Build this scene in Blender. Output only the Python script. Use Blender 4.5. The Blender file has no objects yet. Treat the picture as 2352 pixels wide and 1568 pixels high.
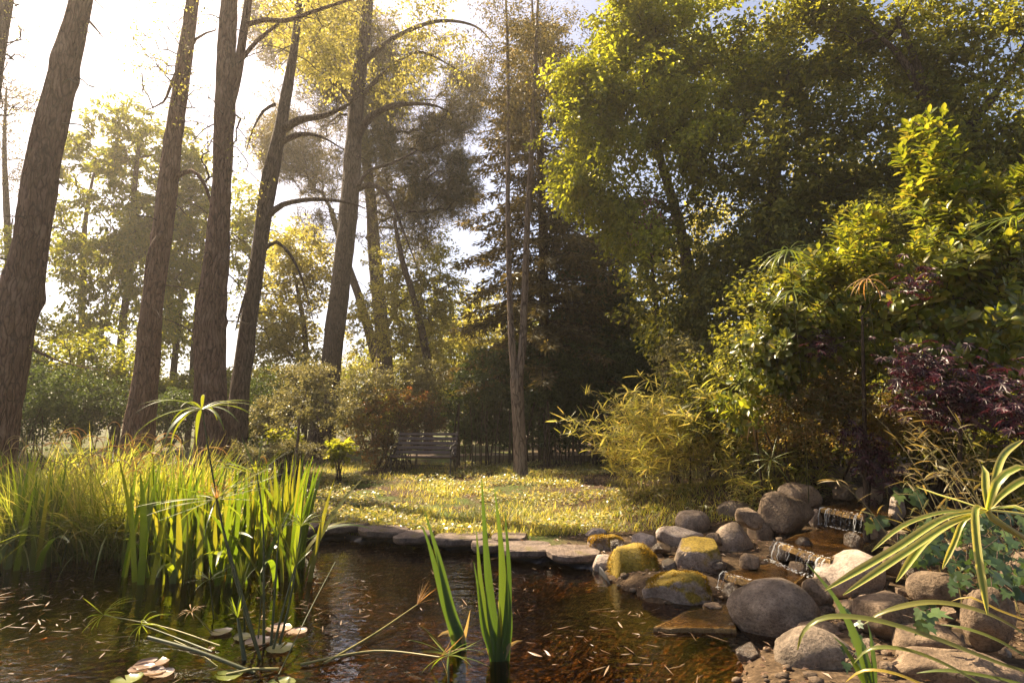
import bpy, math, random
import numpy as np
from mathutils import Vector, Matrix

# ------------------------------------------------------------------ camera, world, sun, exposure
sc = bpy.context.scene
COL = sc.collection
W2, H2, FPX, PITCH, CAMZ = 1176.0, 784.0, 1307.0, math.radians(8.0), 1.5
cam = bpy.data.cameras.new('camera')
cam_o = bpy.data.objects.new('camera', cam)
COL.objects.link(cam_o)
cam.sensor_width = 36.0
cam.lens = 36.0 * FPX / (2 * W2)
cam.clip_start, cam.clip_end = 0.05, 2000
cam_o.location = (0, 0, CAMZ)
cam_o.rotation_euler = (math.radians(90) + PITCH, 0, 0)
sc.camera = cam_o

SUN_EL, SUN_AZ = math.radians(48), math.radians(-50)
world = bpy.data.worlds.new('World')
sc.world = world
world.use_nodes = True
wn = world.node_tree
sky = wn.nodes.new('ShaderNodeTexSky')
sky.sky_type = 'NISHITA'
sky.sun_disc = False
sky.sun_elevation = SUN_EL
sky.sun_rotation = SUN_AZ
sky.air_density, sky.dust_density, sky.ozone_density = 0.8, 2.6, 2.0
warm = wn.nodes.new('ShaderNodeMix')          # even warm cast of the whole sky
warm.data_type, warm.blend_type = 'RGBA', 'MULTIPLY'
warm.inputs[0].default_value = 1.0
warm.inputs[7].default_value = (1.0, .9, .82, 1)
wn.links.new(sky.outputs[0], warm.inputs[6])
wn.links.new(warm.outputs[2], wn.nodes['Background'].inputs[0])
wn.nodes['Background'].inputs[1].default_value = 0.08

sun = bpy.data.lights.new('sun', 'SUN')
sun.energy, sun.angle, sun.color = 5.0, math.radians(0.53), (1.0, 0.83, 0.57)
sun_o = bpy.data.objects.new('sun', sun)
COL.objects.link(sun_o)
SUNV = Vector((math.sin(SUN_AZ) * math.cos(SUN_EL), math.cos(SUN_AZ) * math.cos(SUN_EL), math.sin(SUN_EL)))
sun_o.rotation_euler = (-SUNV).to_track_quat('-Z', 'Y').to_euler()

vs = sc.view_settings
vs.view_transform, vs.look, vs.gamma, vs.exposure = 'Standard', 'None', 1.0, 1.88
vs.use_curve_mapping = False
cy = sc.cycles
cy.use_denoising = True
cy.max_bounces, cy.diffuse_bounces, cy.glossy_bounces, cy.transmission_bounces = 7, 3, 3, 4
cy.transparent_max_bounces = 10
cy.volume_bounces = 0
cy.caustics_reflective = cy.caustics_refractive = False
cy.sample_clamp_indirect = 6.0
cy.use_adaptive_sampling = True
cy.adaptive_threshold = 0.02

# ------------------------------------------------------------------ helpers
R = np.random.default_rng(7)
rnd = random.Random(11)

def ray(px, py):
    u, v = (px - W2) / FPX, -(py - H2) / FPX
    c, s = math.cos(PITCH), math.sin(PITCH)
    return np.array([u, c - s * v, s + c * v])

def P(px, py, d):                       # the place seen at a pixel, d metres ahead
    r = ray(px, py)
    return np.array([0, 0, CAMZ]) + r * (d / r[1])

def G(px, py, z=0.0):                   # the place seen at a pixel, on level z
    r = ray(px, py)
    return np.array([0, 0, CAMZ]) + r * ((z - CAMZ) / r[2])

def M(px, d):                           # pixels to metres at distance d
    return px * d / FPX

def vnoise(p, seed=0):
    p = np.asarray(p, float)
    i = np.floor(p).astype(np.int64)
    f = p - i
    f = f * f * (3 - 2 * f)
    def h(ix, iy, iz):
        n = (ix * 374761393 + iy * 668265263 + iz * 2147483647 + seed * 974634777) & 0x7fffffff
        n = ((n ^ (n >> 13)) * 1274126177) & 0x7fffffff
        n = (n ^ (n >> 16)) & 0xffffff
        return n / float(0xffffff)
    out = 0
    for dx in (0, 1):
        for dy in (0, 1):
            for dz in (0, 1):
                w = (f[:, 0] if dx else 1 - f[:, 0]) * (f[:, 1] if dy else 1 - f[:, 1]) * (f[:, 2] if dz else 1 - f[:, 2])
                out = out + w * h(i[:, 0] + dx, i[:, 1] + dy, i[:, 2] + dz)
    return out

def fbm(p, seed=0, o=3):
    p = np.asarray(p, float)
    s, a, t = 0, 1.0, 0
    for k in range(o):
        s = s + a * vnoise(p * (2 ** k), seed + k)
        t += a
        a *= .5
    return s / t

def sstep(a, b, x):
    t = np.clip((x - a) / (b - a), 0, 1)
    return t * t * (3 - 2 * t)

def unit(v):
    return v / np.maximum(np.linalg.norm(v, axis=-1, keepdims=True), 1e-9)

class MB:
    def __init__(s):
        s.V, s.L, s.S, s.M, s.n = [], [], [], [], 0
    def add(s, V, F, mi=0):
        if len(V) == 0:
            return s
        F = np.asarray(F, np.int64)
        s.V.append(np.asarray(V, float)); s.L.append((F + s.n).ravel())
        s.S.append(np.full(len(F), F.shape[1])); s.M.append(np.full(len(F), mi)); s.n += len(V)
        return s
    def mesh(s, name, mats, smooth=False):
        me = bpy.data.meshes.new(name)
        V = np.concatenate(s.V); L = np.concatenate(s.L); S = np.concatenate(s.S); Mi = np.concatenate(s.M)
        me.vertices.add(len(V)); me.vertices.foreach_set('co', V.ravel().astype(np.float32))
        me.loops.add(len(L)); me.loops.foreach_set('vertex_index', L.astype(np.int32))
        me.polygons.add(len(S))
        me.polygons.foreach_set('loop_start', np.concatenate([[0], np.cumsum(S)[:-1]]).astype(np.int32))
        for m in (mats if isinstance(mats, (list, tuple)) else [mats]):
            me.materials.append(m)
        me.polygons.foreach_set('material_index', Mi.astype(np.int32))
        me.polygons.foreach_set('use_smooth', np.full(len(S), smooth))
        me.update(calc_edges=True)
        return me
    def build(s, name, mats, parent=None, smooth=False):
        return obj(name, s.mesh(name, mats, smooth), parent)

def obj(name, me, parent=None, mat=None):
    o = bpy.data.objects.new(name, me)
    COL.objects.link(o)
    if parent is not None:
        o.parent = parent
        o.matrix_parent_inverse = parent.matrix_basis.inverted()
    if mat is not None:
        o.matrix_basis = mat
    return o

def tag(o, label=None, cat=None, group=None, kind=None):
    for k, v in (('label', label), ('category', cat), ('group', group), ('kind', kind)):
        if v:
            o[k] = v
    return o

def thing(name, loc, label, cat, group=None):
    o = bpy.data.objects.new(name, None)
    COL.objects.link(o)
    o.location = [float(v) for v in loc]
    o.empty_display_size = .1
    return tag(o, label, cat, group)

# --- shapes
def spline(pts, step):
    pts = np.asarray(pts, float)
    n = len(pts)
    if n < 3:
        m = max(2, int(np.linalg.norm(pts[-1, :3] - pts[0, :3]) / step) + 1)
        t = np.linspace(0, 1, m)[:, None]
        return pts[0] * (1 - t) + pts[-1] * t
    out = []
    for i in range(n - 1):
        p0, p1, p2, p3 = pts[max(i - 1, 0)], pts[i], pts[i + 1], pts[min(i + 2, n - 1)]
        m = max(1, int(np.linalg.norm(p2[:3] - p1[:3]) / step))
        for k in range(m):
            t = k / m
            out.append(.5 * (2 * p1 + (p2 - p0) * t + (2 * p0 - 5 * p1 + 4 * p2 - p3) * t * t + (3 * p1 - p0 - 3 * p2 + p3) * t ** 3))
    out.append(pts[-1])
    return np.array(out)

def tube(path, rad, sides=6, rough=0.0, seed=0, furrow=0.0):
    path = np.asarray(path, float); n = len(path)
    rad = np.broadcast_to(np.asarray(rad, float), (n,))
    T = unit(np.gradient(path, axis=0))
    ref = np.array([1.0, 0.13, 0.07]) if abs(T[:, 2]).mean() > .6 else np.array([.05, .1, 1.0])
    A = unit(np.cross(T, ref)); B = np.cross(T, A)
    a = np.linspace(0, 2 * math.pi, sides, endpoint=False)
    r = np.repeat(rad[:, None], sides, 1)
    if rough and furrow:                      # ridges and furrows running up the stem, knots and old scars
        rng = np.random.default_rng(seed + 77)
        ca, sa = np.cos(a)[None, :].repeat(n, 0), np.sin(a)[None, :].repeat(n, 0)
        zz = np.repeat((path[:, 2:3]), sides, 1)
        q = np.stack([ca * 6.5, sa * 6.5, zz * 2.1], -1).reshape(-1, 3)
        wob = fbm(q * np.array([.35, .35, .5]), seed + 3, 2)[:, None] * 2.0
        rid = 1 - np.abs(2 * vnoise(q + wob, seed + 5) - 1)
        fine = vnoise(q * np.array([2.2, 2.2, 3.0]) + wob, seed + 6)
        r = r * (1 + furrow * (.6 * (rid.reshape(n, sides) - .6) + .45 * (fine.reshape(n, sides) - .5)))
        ht = path[-1, 2] - path[0, 2]
        for _ in range(int(ht * 1.6)):
            kz, ka = path[0, 2] + ht * rng.random(), rng.random() * 6.28
            da = np.abs((a[None, :] - ka + math.pi) % (2 * math.pi) - math.pi)
            g = np.exp(-(da / rng.uniform(.25, .5)) ** 2 - ((zz - kz) / rng.uniform(.08, .25)) ** 2)
            hole = np.exp(-(da / .12) ** 2 - ((zz - kz) / .07) ** 2) * (rng.random() < .5)
            r = r * (1 + rng.uniform(.05, .2) * g - .22 * hole)
    if rough:
        q = np.stack([np.cos(a)[None, :].repeat(n, 0) * 1.6, np.sin(a)[None, :].repeat(n, 0) * 1.6, np.repeat(path[:, 2:3] * 1.3, sides, 1)], -1).reshape(-1, 3)
        q2 = q * np.array([3.0, 3.0, 1.2])
        r = r * (1 + rough * (2 * fbm(q, seed, 2) - 1).reshape(n, sides) + .45 * rough * (2 * vnoise(q2, seed + 9) - 1).reshape(n, sides))
    V = path[:, None, :] + r[..., None] * (np.cos(a)[None, :, None] * A[:, None, :] + np.sin(a)[None, :, None] * B[:, None, :])
    i = np.arange(n - 1)[:, None] * sides; j = np.arange(sides)[None, :]; k = (j + 1) % sides
    F = np.stack([i + j, i + k, i + sides + k, i + sides + j], -1).reshape(-1, 4)
    return V.reshape(-1, 3), F

def blades(base, az, L, lean, curl, W, K=4, prof='grass', fold=0.0, twist=0.0):
    base = np.atleast_2d(base); N = len(base)
    az, L, lean, curl, W, twist = [np.broadcast_to(np.asarray(v, float), (N,)) for v in (az, L, lean, curl, W, twist)]
    s = np.linspace(0, 1, K + 1)
    th = lean[:, None] + curl[:, None] * (.5 * (s[1:] + s[:-1]))[None, :]
    r = np.concatenate([np.zeros((N, 1)), np.cumsum(np.sin(th), 1) / K], 1) * L[:, None]
    z = np.concatenate([np.zeros((N, 1)), np.cumsum(np.cos(th), 1) / K], 1) * L[:, None]
    h = np.stack([np.cos(az), np.sin(az), 0 * az], -1)
    pos = base[:, None, :] + r[..., None] * h[:, None, :]
    pos[..., 2] += z
    ths = lean[:, None] + curl[:, None] * s[None, :]
    T = np.sin(ths)[..., None] * h[:, None, :]; T[..., 2] += np.cos(ths)
    S0 = np.stack([-np.sin(az), np.cos(az), 0 * az], -1)[:, None, :] + 0 * T
    Nn = np.cross(S0, T)
    tw = (twist[:, None] * (0.3 + s[None, :]))[..., None]
    S = np.cos(tw) * S0 + np.sin(tw) * Nn
    Nn = np.cross(S, T)
    if prof == 'grass':
        w = (1 - s) ** .7 * .97 + .03
    elif prof == 'sword':
        w = np.minimum(1, .75 + s) * np.clip((1 - s) / .38, 0.02, 1) ** .75
    else:
        w = np.clip(np.sin(math.pi * np.clip(s, 0, 1) ** .75), .06, 1)
    wv = .5 * W[:, None] * w[None, :]
    if fold:
        ring = np.stack([pos - S * wv[..., None] + Nn * (fold * wv)[..., None], pos, pos + S * wv[..., None] + Nn * (fold * wv)[..., None]], 2)
        m = 3
    else:
        ring = np.stack([pos - S * wv[..., None], pos + S * wv[..., None]], 2)
        m = 2
    V = ring.reshape(-1, 3)
    st = (np.arange(N) * (K + 1) * m)[:, None, None]
    k = (np.arange(K) * m)[None, :, None]
    j = np.arange(m - 1)[None, None, :]
    a = st + k + j
    F = np.stack([a, a + 1, a + m + 1, a + m], -1).reshape(-1, 4)
    return V, F

def ribbon(path, W, hint=(0, 0, 1), fold=.35, step=.04):
    path = spline(path, step); n = len(path)
    s = np.linspace(0, 1, n)
    W = W(s) if callable(W) else W
    T = unit(np.gradient(path, axis=0))
    S = unit(np.cross(T, np.asarray(hint, float)))
    N = np.cross(S, T)
    w = (.5 * W)[:, None]
    ring = np.stack([path - S * w + N * w * fold, path, path + S * w + N * w * fold], 1)
    k = (np.arange(n - 1) * 3)[:, None]; j = np.arange(2)[None, :]
    a = k + j
    return ring.reshape(-1, 3), np.stack([a, a + 1, a + 4, a + 3], -1).reshape(-1, 4)

def leaf_quads(C, D, N, L, Wd, fold=.25):
    """one rhombic folded leaf of two triangles at each C, along D, facing N"""
    n = len(C)
    L = np.broadcast_to(np.asarray(L, float), (n,))[:, None]; Wd = np.broadcast_to(np.asarray(Wd, float), (n,))[:, None]
    D = unit(D); S = unit(np.cross(D, N)); Nn = np.cross(S, D)
    a = C; c = C + D * L - Nn * L * .12
    b = C + D * L * .45 + S * Wd * .5 + Nn * Wd * fold; d = C + D * L * .45 - S * Wd * .5 + Nn * Wd * fold
    V = np.stack([a, b, c, d], 1).reshape(-1, 3)
    i = (np.arange(n) * 4)[:, None]
    F = np.concatenate([i + np.array([[0, 1, 2]]), i + np.array([[0, 2, 3]])], 1).reshape(-1, 3)
    return V, F

def leaf_mesh(name, mat, L, Wd, outline, fold=.2, bend=.15, rows=None):
    """a single leaf along +Y facing +Z; outline: list of (along, half width)"""
    mb = MB()
    o = np.array(outline, float)
    y = o[:, 0] * L; w = o[:, 1] * Wd
    z = -bend * L * o[:, 0] ** 2
    V = np.concatenate([np.stack([-w, y, z + fold * w], -1), np.stack([0 * w, y, z], -1), np.stack([w, y, z + fold * w], -1)])
    n = len(o); F = []
    for i in range(n - 1):
        F += [[i, i + 1, n + i + 1, n + i], [n + i, n + i + 1, 2 * n + i + 1, 2 * n + i]]
    mb.add(V, F)
    return mb.mesh(name, mat, True)

def frame(p, d, n, s=1.0):
    d = Vector(d).normalized(); n = Vector(n)
    x = d.cross(n)
    if x.length < 1e-4:
        x = Vector((1, 0, 0))
    x.normalize(); z = x.cross(d)
    m = Matrix(((x[0], d[0], z[0], p[0]), (x[1], d[1], z[1], p[1]), (x[2], d[2], z[2], p[2]), (0, 0, 0, 1)))
    return m @ Matrix.Diagonal((s, s, s, 1))

# --- materials
def nodes(name):
    m = bpy.data.materials.new(name)
    m.use_nodes = True
    nt = m.node_tree
    nt.nodes.clear()
    return m, nt, nt.nodes.new('ShaderNodeOutputMaterial')

def N_(nt, typ, **kw):
    n = nt.nodes.new(typ)
    for k, v in kw.items():
        if k.startswith('i_'):
            n.inputs[k[2:].replace('_', ' ')].default_value = v
        else:
            setattr(n, k, v)
    return n

def ramp(nt, src, cols, pos=None, interp='LINEAR'):
    r = nt.nodes.new('ShaderNodeValToRGB')
    r.color_ramp.interpolation = interp
    e = r.color_ramp.elements
    pos = pos or [i / max(1, len(cols) - 1) for i in range(len(cols))]
    while len(e) < len(cols):
        e.new(.5)
    for k, (p, c) in enumerate(zip(pos, cols)):
        e[k].position = p
        e[k].color = (*c, 1)
    if src is not None:
        nt.links.new(src, r.inputs[0])
    return r

def leaf_mat(name, cols, trans=.45, tint=(1.25, 1.15, .55), rough=.42, spec=.5, island=True, tip=None):
    """leaf: part reflected, part light coming through"""
    m, nt, out = nodes(name)
    lk = nt.links.new
    geo = nt.nodes.new('ShaderNodeNewGeometry')
    oi = nt.nodes.new('ShaderNodeObjectInfo')
    if island:
        add = N_(nt, 'ShaderNodeMath', operation='ADD')
        lk(geo.outputs['Random Per Island'], add.inputs[0]); lk(oi.outputs['Random'], add.inputs[1])
        fr = N_(nt, 'ShaderNodeMath', operation='FRACT'); lk(add.outputs[0], fr.inputs[0])
        src = fr.outputs[0]
    else:
        src = oi.outputs['Random']
    rp = ramp(nt, src, cols)
    # slow drift of tone from spray to spray
    tc = nt.nodes.new('ShaderNodeTexCoord')
    nz = N_(nt, 'ShaderNodeTexNoise', i_Scale=.9, i_Detail=2.0)
    lk(geo.outputs['Position'], nz.inputs['Vector'])
    hs = N_(nt, 'ShaderNodeHueSaturation')
    mr = N_(nt, 'ShaderNodeMapRange')
    mr.inputs[1].default_value, mr.inputs[2].default_value, mr.inputs[3].default_value, mr.inputs[4].default_value = .3, .7, .72, 1.28
    lk(nz.outputs[0], mr.inputs[0]); lk(mr.outputs[0], hs.inputs['Value']); lk(rp.outputs[0], hs.inputs['Color'])
    col = hs.outputs[0]
    if tip:                                     # dry brown ends, on some leaves longer than on others
        sx = nt.nodes.new('ShaderNodeSeparateXYZ'); lk(tc.outputs['Object'], sx.inputs[0])
        o2 = N_(nt, 'ShaderNodeMath', operation='MULTIPLY_ADD'); o2.inputs[1].default_value = .16
        lk(oi.outputs['Random'], o2.inputs[0]); lk(sx.outputs[2], o2.inputs[2])
        n5 = N_(nt, 'ShaderNodeTexNoise', i_Scale=14.0, i_Detail=2.0); lk(tc.outputs['Object'], n5.inputs['Vector'])
        o3 = N_(nt, 'ShaderNodeMath', operation='MULTIPLY_ADD'); o3.inputs[1].default_value = .1
        lk(n5.outputs[0], o3.inputs[0]); lk(o2.outputs[0], o3.inputs[2])
        rt_ = ramp(nt, o3.outputs[0], [(0, 0, 0), (1, 1, 1)], [1.07, 1.17])
        wv = N_(nt, 'ShaderNodeTexWave', i_Scale=170.0, i_Distortion=1.0); wv.bands_direction = 'Y'
        lk(tc.outputs['Object'], wv.inputs['Vector'])
        vm = N_(nt, 'ShaderNodeMix', data_type='RGBA', blend_type='MULTIPLY'); vm.inputs[0].default_value = .4
        lk(col, vm.inputs[6]); lk(wv.outputs[0], vm.inputs[7])
        tm = N_(nt, 'ShaderNodeMix', data_type='RGBA'); lk(rt_.outputs[0], tm.inputs[0]); lk(vm.outputs[2], tm.inputs[6])
        tm.inputs[7].default_value = (*tip, 1)
        col = tm.outputs[2]
    bs = N_(nt, 'ShaderNodeBsdfPrincipled', i_Roughness=rough)
    bs.inputs['Specular IOR Level'].default_value = spec
    lk(col, bs.inputs['Base Color'])
    tr = nt.nodes.new('ShaderNodeBsdfTranslucent')
    mul = N_(nt, 'ShaderNodeMix', data_type='RGBA', blend_type='MULTIPLY')
    mul.inputs[0].default_value = 1.0
    mul.inputs[7].default_value = (*[t * 1.7 for t in tint], 1)
    lk(col, mul.inputs[6]); lk(mul.outputs[2], tr.inputs['Color'])
    mx = nt.nodes.new('ShaderNodeMixShader')
    mx.inputs[0].default_value = trans
    lk(bs.outputs[0], mx.inputs[1]); lk(tr.outputs[0], mx.inputs[2]); lk(mx.outputs[0], out.inputs[0])
    return m

def bark_mat(name, cols, scale=1.0, bump=.5, patch=None):
    """plates of bark parted by dark fissures, with paler worn patches"""
    m, nt, out = nodes(name)
    lk = nt.links.new
    geo = nt.nodes.new('ShaderNodeNewGeometry')
    wob = N_(nt, 'ShaderNodeTexNoise', i_Scale=3.0, i_Detail=3.0); lk(geo.outputs['Position'], wob.inputs['Vector'])
    add = N_(nt, 'ShaderNodeVectorMath', operation='MULTIPLY_ADD'); add.inputs[1].default_value = (.16, .16, .16)
    lk(wob.outputs['Color'], add.inputs[0]); lk(geo.outputs['Position'], add.inputs[2])
    mp = nt.nodes.new('ShaderNodeMapping')
    mp.inputs['Scale'].default_value = (17 * scale, 17 * scale, 2.0 * scale)
    lk(add.outputs[0], mp.inputs[0])
    n1 = N_(nt, 'ShaderNodeTexNoise', i_Scale=2.4, i_Detail=8.0, i_Roughness=.72); lk(mp.outputs[0], n1.inputs['Vector'])
    vo = N_(nt, 'ShaderNodeTexVoronoi', feature='DISTANCE_TO_EDGE', i_Scale=1.0); lk(mp.outputs[0], vo.inputs['Vector'])
    vc = N_(nt, 'ShaderNodeTexVoronoi', i_Scale=1.0); lk(mp.outputs[0], vc.inputs['Vector'])
    n2 = N_(nt, 'ShaderNodeTexNoise', i_Scale=2.4, i_Detail=4.0, i_Roughness=.6); lk(geo.outputs['Position'], n2.inputs['Vector'])
    r1 = ramp(nt, n1.outputs[0], cols, [.3, .5, .72] if len(cols) == 3 else None)
    tone = N_(nt, 'ShaderNodeMix', data_type='RGBA', blend_type='MULTIPLY'); tone.inputs[0].default_value = .55
    bw = nt.nodes.new('ShaderNodeRGBToBW'); lk(vc.outputs['Color'], bw.inputs[0])
    rp = ramp(nt, bw.outputs[0], [(.62, .58, .55), (1, 1, 1)], [.15, .7])
    lk(r1.outputs[0], tone.inputs[6]); lk(rp.outputs[0], tone.inputs[7])
    mix = N_(nt, 'ShaderNodeMix', data_type='RGBA', blend_type='MIX')
    r2 = ramp(nt, n2.outputs[0], [(0, 0, 0), (.8, .8, .8)], [.55, .66])
    lk(r2.outputs[0], mix.inputs[0]); lk(tone.outputs[2], mix.inputs[6])
    mix.inputs[7].default_value = (*(patch or [c * .75 for c in cols[-1]]), 1)
    fis = N_(nt, 'ShaderNodeMix', data_type='RGBA', blend_type='MULTIPLY'); fis.inputs[0].default_value = .8
    rf = ramp(nt, vo.outputs[0], [(.22, .2, .19), (1, 1, 1)], [.015, .12])
    lk(mix.outputs[2], fis.inputs[6]); lk(rf.outputs[0], fis.inputs[7])
    bs = N_(nt, 'ShaderNodeBsdfPrincipled', i_Roughness=.9)
    bs.inputs['Specular IOR Level'].default_value = .2
    lk(fis.outputs[2], bs.inputs['Base Color'])
    mn = N_(nt, 'ShaderNodeMath', operation='MINIMUM'); mn.inputs[1].default_value = .2
    ad = N_(nt, 'ShaderNodeMath', operation='MULTIPLY_ADD'); ad.inputs[1].default_value = 3.0
    lk(vo.outputs[0], mn.inputs[0]); lk(mn.outputs[0], ad.inputs[0]); lk(n1.outputs[0], ad.inputs[2])
    bp = N_(nt, 'ShaderNodeBump', i_Strength=bump, i_Distance=.035)
    lk(ad.outputs[0], bp.inputs['Height']); lk(bp.outputs[0], bs.inputs['Normal'])
    lk(bs.outputs[0], out.inputs[0])
    return m

def plain_mat(name, cols, rough=.7, spec=.3, scale=6.0, bump=.2, bdist=.02, detail=5.0, stretch=(1, 1, 1), objspace=False):
    m, nt, out = nodes(name)
    lk = nt.links.new
    if objspace:
        src = nt.nodes.new('ShaderNodeTexCoord').outputs['Object']
    else:
        src = nt.nodes.new('ShaderNodeNewGeometry').outputs['Position']
    mp = nt.nodes.new('ShaderNodeMapping')
    mp.inputs['Scale'].default_value = stretch
    lk(src, mp.inputs[0])
    n1 = N_(nt, 'ShaderNodeTexNoise', i_Scale=scale, i_Detail=detail, i_Roughness=.6)
    lk(mp.outputs[0], n1.inputs['Vector'])
    n = len(cols)
    r1 = ramp(nt, n1.outputs[0], cols, [.28 + .44 * k / max(1, n - 1) for k in range(n)])
    bs = N_(nt, 'ShaderNodeBsdfPrincipled', i_Roughness=rough)
    bs.inputs['Specular IOR Level'].default_value = spec
    lk(r1.outputs[0], bs.inputs['Base Color'])
    if bump:
        bp = N_(nt, 'ShaderNodeBump', i_Strength=bump, i_Distance=bdist)
        lk(n1.outputs[0], bp.inputs['Height']); lk(bp.outputs[0], bs.inputs['Normal'])
    lk(bs.outputs[0], out.inputs[0])
    return m

def rock_mat(name, cols, moss=None, moss_at=.55, wet=.75, water=True):
    """stone with speckle and pits, and moss where the noise and the upward faces allow it"""
    m, nt, out = nodes(name)
    lk = nt.links.new
    geo = nt.nodes.new('ShaderNodeNewGeometry')
    tc = nt.nodes.new('ShaderNodeTexCoord')
    n1 = N_(nt, 'ShaderNodeTexNoise', i_Scale=7.0, i_Detail=9.0, i_Roughness=.72)
    n2 = N_(nt, 'ShaderNodeTexNoise', i_Scale=55.0, i_Detail=3.0, i_Roughness=.7)
    n3 = N_(nt, 'ShaderNodeTexNoise', i_Scale=2.6, i_Detail=4.0, i_Roughness=.6)
    for n in (n1, n2, n3):
        lk(tc.outputs['Object'], n.inputs['Vector'])
    r0 = ramp(nt, n1.outputs[0], cols, [.3, .5, .68])
    lich = ramp(nt, n3.outputs[0], [(.5, .46, .42), (1, 1, 1), (1, .98, .94), (1.0, .95, .85)], [.36, .46, .58, .66])
    r1 = N_(nt, 'ShaderNodeMix', data_type='RGBA', blend_type='MULTIPLY'); r1.inputs[0].default_value = .85
    lk(r0.outputs[0], r1.inputs[6]); lk(lich.outputs[0], r1.inputs[7])
    sp = ramp(nt, n2.outputs[0], [(.55, .55, .55), (1, 1, 1), (1.0, 1.0, 1.0)], [.35, .52, .7])
    mu = N_(nt, 'ShaderNodeMix', data_type='RGBA', blend_type='MULTIPLY'); mu.inputs[0].default_value = .8
    lk(r1.outputs[2], mu.inputs[6]); lk(sp.outputs[0], mu.inputs[7])
    col = mu.outputs[2]
    bs = N_(nt, 'ShaderNodeBsdfPrincipled', i_Roughness=wet)
    bs.inputs['Specular IOR Level'].default_value = .35
    if moss:
        sx = nt.nodes.new('ShaderNodeSeparateXYZ'); lk(geo.outputs['Normal'], sx.inputs[0])
        a = N_(nt, 'ShaderNodeMath', operation='MULTIPLY_ADD'); a.inputs[1].default_value = .28; 
        lk(sx.outputs[2], a.inputs[0]); lk(n3.outputs[0], a.inputs[2])
        rm = ramp(nt, a.outputs[0], [(0, 0, 0), (1, 1, 1)], [moss_at, moss_at + .09])
        mx = N_(nt, 'ShaderNodeMix', data_type='RGBA')
        mr = ramp(nt, n2.outputs[0], [tuple(c * .45 for c in moss), moss, tuple(min(1, c * 1.5) for c in moss)], [.3, .5, .75])
        lk(rm.outputs[0], mx.inputs[0]); lk(col, mx.inputs[6]); lk(mr.outputs[0], mx.inputs[7])
        col = mx.outputs[2]
    lk(col, bs.inputs['Base Color'])
    ad = N_(nt, 'ShaderNodeMath', operation='MULTIPLY_ADD'); ad.inputs[1].default_value = .25
    lk(n2.outputs[0], ad.inputs[0]); lk(n1.outputs[0], ad.inputs[2])
    bp = N_(nt, 'ShaderNodeBump', i_Strength=.9, i_Distance=.035)
    lk(ad.outputs[0], bp.inputs['Height']); lk(bp.outputs[0], bs.inputs['Normal'])
    lk(bs.outputs[0], out.inputs[0])
    return m

# ------------------------------------------------------------------ ground, pond
POND = [G(*p)[:2] for p in [(-560, 1330), (-250, 1300), (0, 1283), (250, 1266), (480, 1246), (700, 1232), (830, 1240), (960, 1249), (1100, 1266),
        (1180, 1284), (1270, 1290), (1370, 1308), (1405, 1345), (1500, 1390), (1640, 1420), (1675, 1475), (1690, 1568), (1700, 1750)]]
POND += [np.array([.6, 1.25]), np.array([-3, 1.1]), np.array([-7, 1.6]), np.array([-11, 3.5])]
POND = np.array(POND)

def pond_dist(x, y):
    """distance to the pond's edge, negative on the water"""
    p = np.stack([np.ravel(x), np.ravel(y)], -1)
    best = np.full(len(p), 1e9); inside = np.zeros(len(p), bool)
    n = len(POND)
    for i in range(n):
        a, b = POND[i], POND[(i + 1) % n]
        ab = b - a
        t = np.clip(((p - a) @ ab) / (ab @ ab), 0, 1)
        best = np.minimum(best, np.linalg.norm(p - a - t[:, None] * ab, axis=1))
        c = ((a[1] > p[:, 1]) != (b[1] > p[:, 1])) & (p[:, 0] < (b[0] - a[0]) * (p[:, 1] - a[1]) / (b[1] - a[1] + 1e-12) + a[0])
        inside ^= c
    return np.where(inside, -best, best).reshape(np.shape(x))

BED = [((1.6, 4.5), (2.3, 5.2), -.1, .03), ((2.3, 5.2), (3.2, 5.7), .03, .2), ((3.2, 5.7), (4.2, 6.4), .2, .4), ((4.2, 6.4), (5.2, 7.4), .4, .6)]

def ground_z(x, y):
    x = np.asarray(x, float); y = np.asarray(y, float)
    d = pond_dist(x, y)
    n = (fbm(np.stack([np.ravel(x) * .9, np.ravel(y) * .9, 0 * np.ravel(x)], -1), 3, 3).reshape(x.shape) - .5)
    wr = sstep(1.0, 2.4, x) * sstep(11, 7.5, y)
    dd = np.maximum(d, 0)
    base = (.1 + np.minimum(.03 * dd, .3)) * (1 - wr) + (.05 + np.minimum((.07 + .035 * sstep(3.6, 6.2, y) + .09 * sstep(6.9, 8.2, y)) * dd, .72)) * wr
    out = base * sstep(0, .22, d) + n * .08 * sstep(.3, 1.2, d)
    # stream bed of the cascade
    p = np.stack([np.ravel(x), np.ravel(y)], -1); bd = np.full(len(p), 1e9); bh = np.zeros(len(p))
    for a, b, za, zb in BED:
        a, b = np.array(a), np.array(b); ab = b - a
        t = np.clip(((p - a) @ ab) / (ab @ ab), 0, 1)
        dd2 = np.linalg.norm(p - a - t[:, None] * ab, axis=1)
        bh = np.where(dd2 < bd, za + (zb - za) * t, bh); bd = np.minimum(bd, dd2)
    k = sstep(.75, .3, bd).reshape(x.shape)
    out = out * (1 - k) + np.minimum(out, bh.reshape(x.shape)) * k
    ins = -.06 - .4 * sstep(0, .9, -d) + n * .06
    return np.where(d > 0, out, ins)

def gz(x, y):
    return float(ground_z(np.array([float(x)]), np.array([float(y)]))[0])

def axis(a, b, c, d, fine, coarse):
    left = a - (np.geomspace(1, a - c + 1, coarse) - 1)[1:][::-1] if c < a else []
    right = b + (np.geomspace(1, d - b + 1, coarse) - 1)[1:]
    return np.concatenate([left, np.arange(a, b, fine), right])

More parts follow.
